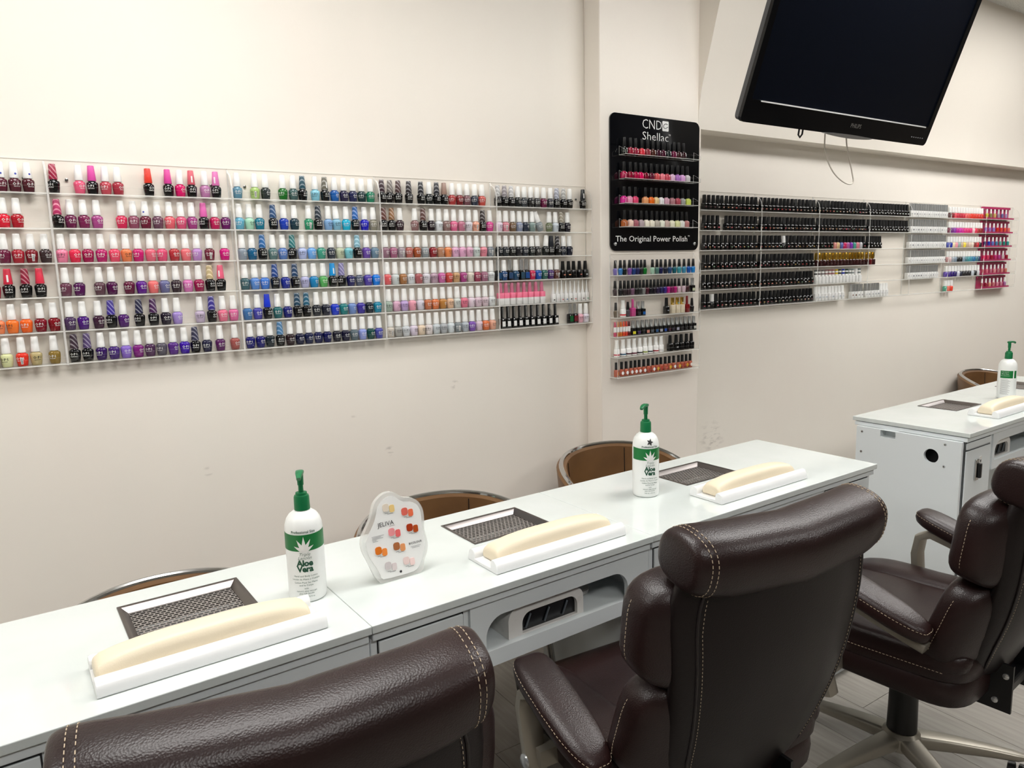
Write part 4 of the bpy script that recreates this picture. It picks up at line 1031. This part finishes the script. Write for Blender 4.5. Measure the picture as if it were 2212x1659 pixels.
# ================================================================== office chairs (dark brown leather, seen from behind)
def dashes(bm, pts, ln=.0052, gap=.0038, r=.0007, closed=True, off=None):
    """row of short raised stitches along a polyline"""
    pts = [Vector(p) for p in pts]
    if closed: pts = pts+[pts[0]]
    acc = 0.; on = True; seg = []
    for a, b in zip(pts, pts[1:]):
        d = (b-a).length
        if d < 1e-7: continue
        pos = 0.
        while pos < d-1e-9:
            need = (ln if on else gap)-acc; step = min(need, d-pos)
            if on:
                if not seg: seg = [a.lerp(b, pos/d)]
                e = a.lerp(b, (pos+step)/d)
            pos += step; acc += step
            if acc >= (ln if on else gap)-1e-9:
                if on: tube(bm, [seg[0], e], r, 4); seg = []
                on = not on; acc = 0.
            elif on and pos >= d-1e-9 and seg:
                pass
    return bm

def office_chair(label, loc, heading, arm_dz=0., rec=13., top=0.):
    t = thing('office_chair', label, 'chair', (loc[0], loc[1], 0), -math.radians(heading), 'brown leather office chairs')
    # --- base
    bm = B(); loft(bm, [ring(z, r, n=24) for z, r in ((.075, .050), (.080, .056), (.115, .052), (.125, .040))]); part('base_hub', bm, 'champagne', t)
    for k in range(5):
        a = 2*PI*k/5+.35; c, s = math.cos(a), math.sin(a); bm = B(); rings = []
        for u, hw, z0, z1 in ((.035, .030, .080, .118), (.12, .027, .078, .112), (.22, .022, .073, .100), (.295, .018, .068, .088), (.318, .012, .070, .082)):
            q = rrect(-hw, hw, z0, z1, min(.010, (z1-z0)*.4), 3); rings.append([(u*c-p[0]*s, u*s+p[0]*c, p[1]) for p in q])
        loft(bm, rings); part('base_leg', bm, 'champagne', t)
        bm = B(); cx, cy = .300*c, .300*s; b2 = a+1.1
        for sd in (-.013, .013):
            ctr = Vector((cx-math.sin(b2)*sd, cy+math.cos(b2)*sd, .0275)); ax = Vector((-math.sin(b2), math.cos(b2), 0)); f = Vector((math.cos(b2), math.sin(b2), 0))
            rings = []
            for w_, r_ in ((-.010, .020), (-.008, .0265), (.008, .0265), (.010, .020)):
                rings.append([ctr+ax*w_+r_*(math.cos(2*PI*i/18)*f+math.sin(2*PI*i/18)*Vector((0, 0, 1))) for i in range(18)])
            loft(bm, rings)
        part('caster', bm, 'black_plastic', t)
    bm = B(); loft(bm, [ring(z, r, n=24) for z, r in ((.126, .036), (.128, .040), (.300, .037), (.302, .028), (.395, .028))]); part('gas_lift', bm, 'black_plastic', t)
    bm = B(); box(bm, -.085, .085, -.27, .10, .372, .402); m_ = bevel(part('tilt_mechanism', bm, 'black_plastic', t, smooth=0), .006)
    for sx in (-1, 1):
        bm = B(); box(bm, sx*.085-.004, sx*.085+.004, -.285, -.19, .345, .47); bk = part('back_bracket', bm, 'black_plastic', m_, smooth=0)
        for (y_, z_) in ((-.27, .44), (-.22, .44), (-.25, .37)):
            bm = B(); loft(bm, [[(sx*.089+sx*p[2], y_+p[0], z_+p[1]) for p in ring(zz, rr, n=12)] for zz, rr in ((0, .008), (.003, .0075), (.005, .004))]); part('bolt', bm, 'silver_cap', m_)
    # --- seat
    bm = B(); squad(bm, .258, .258, .052, .35, .30, 36, 12, lambda p: p+Vector((0, .02, .418))); part('seat_base', bm, 'leather', t, smooth=60)
    def sf(dx=0., dz=0.):
        def f(p):
            q = p.copy(); yy = q.y/.265
            q.z += -.030*max(0, yy-.35)**2*2.0+.012*max(0, -yy)
            return q+Vector((dx, .02, .468+dz))
        return f
    bm = B(); squad(bm, .262, .265, .046, .42, .30, 44, 16, sf()); part('seat', bm, 'leather', t, smooth=60)
    for sx in (-1, 1):
        bm = B(); squad(bm, .062, .255, .040, .6, .45, 30, 14, sf(sx*.200, .020)); part('seat_bolster', bm, 'leather', t, smooth=60)
    bm = B()
    for sx in (-1, 1):
        dashes(bm, [sf(sx*.200, .020)(Vector((-sx*.045, y_/100, .030))) for y_ in range(-20, 24, 2)], closed=False)
        dashes(bm, [sf()(Vector((sx*.264, y_/100, .002))) for y_ in range(-21, 23, 2)], closed=False)
    part('seat_stitching', bm, 'thread', t)
    # --- back: everything laid out on the reclined back plane (u forward, v up)
    R = math.radians(rec); cr, sr = math.cos(R), math.sin(R); YB, ZB = -.215, .452+top
    def bp(x, u, v): return Vector((x, YB+u*cr-v*sr, ZB+v*cr+u*sr))
    WV = [(0, .155), (.03, .185), (.10, .208), (.25, .230), (.40, .248), (.45, .244), (.50, .226), (.53, .200)]
    def wv(v):
        for (a, wa), (b, wb) in zip(WV, WV[1:]):
            if a <= v <= b: return wa+(wb-wa)*(v-a)/(b-a)
        return WV[-1][1]
    def bow(x, v): return .045*(x/.25)**2-.030*math.sin(PI*min(1, v/.5))
    bm = B(); rings = []
    for i in range(19):
        v = .53*i/18; w = wv(v); row = []
        for j in range(40):
            a = 2*PI*j/40; c, s = math.cos(a), math.sin(a)
            x = w*math.copysign(abs(c)**.5, c); u = -.012+.030*math.copysign(abs(s)**.8, s)
            row.append(bp(x, u+bow(x, v), v))
        rings.append(row)
    loft(bm, rings); sh = part('back_shell', bm, 'leather_back', t, smooth=60)
    def rear(x, v, o=0.): return bp(x, -.012-.030*(max(0, 1-abs(x/wv(v))**4)**.4)-o+bow(x, v), v)
    pts = []
    for i in range(17): v = .02+.45*i/16; pts.append(rear(-wv(v)*.86, v, .001))
    for i in range(1, 12): x = -wv(.47)*.86+2*wv(.47)*.86*i/12; pts.append(rear(x, .47+.004*math.sin(PI*i/12), .001))
    for i in range(17): v = .47-.45*i/16; pts.append(rear(wv(v)*.86, v, .001))
    bm = B(); tube(bm, pts, .0032, 8); part('piping', bm, 'piping', sh)
    bm = B(); dashes(bm, [rear((-wv(v))*.825, v, .0012) for v in [.03+.43*i/20 for i in range(21)]], closed=False, ln=.004, gap=.004, r=.0006); dashes(bm, [rear(wv(v)*.825, v, .0012) for v in [.03+.43*i/20 for i in range(21)]], closed=False, ln=.004, gap=.004, r=.0006); part('back_stitching', bm, 'thread', sh)
    def cush(nm, vc, hv, hw, hu, u0, e1=.55, sag=0.):
        def f(p): return bp(p.x, u0+p.y+bow(p.x, vc+p.z)*.8, vc+p.z)
        bm = B(); squad(bm, hw, hu, hv, .45, e1, 44, 20, f); c_ = part(nm, bm, 'leather', t, smooth=60)
        bm = B()
        for du in (-.30, .10):
            loop = []
            for i in range(72):
                a = 2*PI*i/72; c, s = math.cos(a), math.sin(a); k = (1-abs(du)**2.6)**.42
                loop.append(f(Vector((hw*1.004*k*math.copysign(abs(c)**.5, c), hu*du, hv*1.004*k*math.copysign(abs(s)**.5, s)))))
            dashes(bm, loop)
        part('stitching', bm, 'thread', c_)
    cush('lower_cushion', .135, .135, .272, .062, .036)
    cush('upper_cushion', .358, .112, .284, .066, .040)
    # --- headrest roll folded over the top
    def hf(p):
        x = p.x; e = abs(x/.243); z = p.z*(1-.10*e**4)-.010*(1-e*e)+.004
        return bp(x, .012+p.y+.030*(x/.25)**2-.012, .516+z)
    bm = B(); squad(bm, .061, .062, .243, .22, .78, 36, 26, lambda p: hf(Vector((p.z, p.y, p.x)))); hd = part('headrest', bm, 'leather', t, smooth=60)
    bm = B()
    for xx in (-.222, -.212, .212, .222):
        k = (1-abs(xx/.243)**9)**.11
        dashes(bm, [hf(Vector((xx, .0625*k*math.copysign(abs(math.sin(2*PI*i/60))**.78, math.sin(2*PI*i/60)), .0615*k*math.copysign(abs(math.cos(2*PI*i/60))**.78, math.cos(2*PI*i/60))))) for i in range(60)])
    part('stitching', bm, 'thread', hd)
    bm = B(); tube(bm, [hf(Vector((-.215+.43*i/20, -.044, -.033))) for i in range(21)], .0035, 6); part('headrest_seam', bm, 'piping', hd)
    # --- arms
    for sx in (-1, 1):
        x = sx*.300
        def az(y): return .636+arm_dz+.33*y-.5*max(0, y-.11)           # the pads climb towards the front
        path = [(x, -.165, az(-.165)-.034), (x, -.08, az(-.08)-.036), (x, .01, az(.01)-.036), (x, .065, az(.065)-.040), (x, .098, .600+arm_dz), (x, .106, .545+arm_dz*.6), (x, .100, .480), (x, .085, .405), (x, .060, .325)]
        bm = B(); strip(bm, path, (1, 0, 0), [.034, .046, .052, .056, .058, .058, .056, .052, .044], .026); ar = part('arm_frame', bm, 'champagne', t, smooth=50)
        bm = B(); strip(bm, [(x, p[1]+.011 if i > 2 else p[1], p[2]) for i, p in enumerate(path)][4:], (1, 0, 0), .026, .006); part('arm_inlay', bm, 'leather', ar, smooth=50)
        bm = B(); box(bm, min(sx*.235, x), max(sx*.235, x), .055, .105, .385, .425); part('arm_bracket', bm, 'champagne', ar, smooth=0)
        bm = B(); loft(bm, [[(x+sx*(.025+p[2]), .078+p[0], .40+p[1]) for p in ring(zz, rr, n=16)] for zz, rr in ((0, .016), (.004, .016), (.008, .010))]); part('bolt_cap', bm, 'silver_cap', ar)
        def pf(p): return Vector((x+p.x*(1-.25*(p.y/.13 < 0)*(p.y/.13)**2), p.y-.032, az(p.y-.032)+p.z))
        bm = B(); squad(bm, .050, .142, .028, .6, .45, 30, 12, pf); pd = part('arm_pad', bm, 'leather', t, smooth=60)
        def lp(k, dz): return [pf(Vector((.050*k*math.copysign(abs(math.cos(2*PI*i/60))**.45, math.cos(2*PI*i/60)), .142*k*math.copysign(abs(math.sin(2*PI*i/60))**.45, math.sin(2*PI*i/60)), dz))) for i in range(60)]
        bm = B(); dashes(bm, lp(.985, .010)); part('stitching', bm, 'thread', pd)
    return t
office_chair('brown leather office chair filling the bottom left foreground', (.250, 1.108), 7, top=-.018)
office_chair('brown leather office chair seen from behind in the middle foreground', (1.130, 1.108), 4.5, arm_dz=-.055, top=.008)
office_chair('brown leather office chair at the right edge, side arm and base visible', (1.985, 1.01), -5)

# ================================================================== tan tub chairs behind the desks
def tub_chair(label, x, y, rz, H=.745):
    t = thing('tub_chair', label, 'chair', (x, y, 0), rz, 'tan tub chairs behind the desks')
    RX, RY = .275, .245; A = math.radians(112); N_ = 44
    def top(a): return H-.155*(abs(a)/A)**2.6
    def pt(a, z, o=0.):
        fl = 1+.10*(z-.42)/.33
        return Vector(((RX+o)*fl*math.sin(a), (RY+o)*fl*math.cos(a), z))
    bm = B(); rings = []
    for i in range(N_+1):
        a = -A+2*A*i/N_; zt = top(a); z0 = .40
        sec = []
        for k in range(8): z = z0+(zt-z0)*k/7; sec.append(pt(a, z, .000))
        for k in range(5): b_ = PI*k/4; sec.append(pt(a, zt+.012*math.sin(b_), -.0+.020-.020*math.cos(b_)) if 0 else pt(a, zt+.010*math.sin(b_), .018*(1-math.cos(b_))))
        for k in range(8): z = zt+(z0-zt)*k/7; sec.append(pt(a, z, .036))
        rings.append(sec)
    loft(bm, rings); sh = part('back_shell', bm, 'tan_leather', t, smooth=50)
    bm = B(); tube(bm, [pt(-A+2*A*i/N_, top(-A+2*A*i/N_)+.010, .018) for i in range(N_+1)], .0095, 10); part('chrome_trim', bm, 'chrome', t)
    for s in (-1, 1):
        bm = B(); tube(bm, [pt(s*.62, .42+(top(.62)-.425)*k/8, -.001) for k in range(9)], .0018, 6); part('seam', bm, 'piping', sh)
    bm = B(); squad(bm, .255, .245, .045, .5, .6, 36, 12, lambda p: p+Vector((0, -.02, .425))); part('seat', bm, 'tan_leather', t, smooth=60)
    for sx in (-1, 1):
        for sy in (-1, 1):
            bm = B(); tube(bm, [(sx*.18, sy*.17-.02, .385), (sx*.215, sy*.205-.02, .003)], .011, 10); part('leg', bm, 'chrome', t)
    return t
tub_chair('tan tub chair with chrome rim behind the nearest desk', .232, 1.89, -.1, .628)
tub_chair('tan tub chair with chrome rim behind the nail sample stand', 1.063, 1.915, .05, .692)
tub_chair('tan tub chair with chrome rim in front of the pillar', 1.930, 2.035, .15, .715)
tub_chair('tan tub chair behind the far right desk', 5.30, 2.13, .1, .69)

# ================================================================== television hung in front of the soffit
TW, TH_ = 1.15, .690
TR = math.radians(20)
t = thing('television', 'black flat television tilted down on the upper right wall', 'television', (2.020, 1.664, CZ+.4576), 0, rot=(TR, 0, 0))
# local: x along width, z up the screen, -y towards the viewer
bm = B(); plate(bm, [rrect(0, TW, 0, TH_, .018, 4), rrect(.028, TW-.028, .072, TH_-.028, .003, 2)], lambda u, v, d: (u, d, v), .012); part('bezel', bm, 'tv_bezel', t, smooth=30)
bm = B(); box(bm, .0285, TW-.0285, .005, .011, .0725, TH_-.0285); part('screen', bm, 'tv_screen', t, smooth=0)
bm = B(); loft(bm, [[(u, y_, v) for u, v in rrect(i_, TW-i_, i_, TH_-i_, .018, 4)] for y_, i_ in ((.0125, .0015), (.030, .003), (.048, .030), (.062, .12))]); part('rear_case', bm, 'tv_rear', t)
bm = B(); box(bm, .075, TW-.045, -.0012, .0049, .0680, .0722); part('white_line', bm, 'print_white', t, smooth=0)  # thin white strip along the lower edge of the screen
bm = B(); rings = []
for i in range(25):
    u = i/24; x = TW*.40+u*.30; h = .009*math.sin(PI*u)**.6+.001
    rings.append([(x, -.004, -h*.9), (x, .014, -h*.9), (x, .014, .004), (x, -.004, .001+.004*math.sin(PI*u))])
loft(bm, rings); part('chin_trim', bm, 'tv_silver', t)
bm = B(); text_into(bm, 'PHILIPS', .021, lambda x, y: (TW*.553+x, -.0006, .030+y), bold=.0001); obj('logo', flat_mesh('logo', bm, 'tv_silver'), t)
bm = B()
for i in range(6): box(bm, TW-.125+.016*i, TW-.117+.016*i, -.0008, -.0002, .026, .029)
part('button_marks', bm, 'print_grey', t, smooth=0)
bm = B(); box(bm, TW/2-.14, TW/2+.14, .063, .078, .16, .52); mb = part('mount_plate', bm, 'black_plastic', t, smooth=0)
bm = B(); _c, _s = math.cos(-TR), math.sin(-TR)
_q = Vector((TW/2, .10, .34)); _h = (CEIL-(CZ+.4576))-(_q.y*math.sin(TR)+_q.z*math.cos(TR))     # straight up to the ceiling
tube(bm, [(TW/2, .078, .34), tuple(_q), (TW/2, _q.y+_h*math.sin(TR), _q.z+_h*math.cos(TR))], .022, 10); part('ceiling_pole', bm, 'black_plastic', mb)
def spl(p, sub=6):
    o_ = []; q = [p[0]]+list(p)+[p[-1]]
    for i in range(len(p)-1):
        a0, a1, a2, a3 = (Vector(v) for v in q[i:i+4])
        for s_ in range(sub):
            w = s_/sub; o_.append(.5*((2*a1)+(-a0+a2)*w+(2*a0-5*a1+4*a2-a3)*w*w+(-a0+3*a1-3*a2+a3)*w**3))
    return o_+[Vector(p[-1])]
bm = B(); tube(bm, spl([(TW*.46, .045, .0), (TW*.475, .028, -.07), (TW*.53, .010, -.135), (TW*.60, -.002, -.170), (TW*.645, -.002, -.168), (TW*.635, .010, -.130), (TW*.59, .030, -.05), (TW*.575, .045, .0)]), .0026, 8); part('cable_loop', bm, 'cable', t)
bm = B(); tube(bm, [(TW*.325, .045, .004), (TW*.325, .040, -.022), (TW*.332, .036, -.030), (TW*.338, .036, -.018), (TW*.338, .040, .004)], .0032, 8); part('cable_hook', bm, 'cable_black', t)
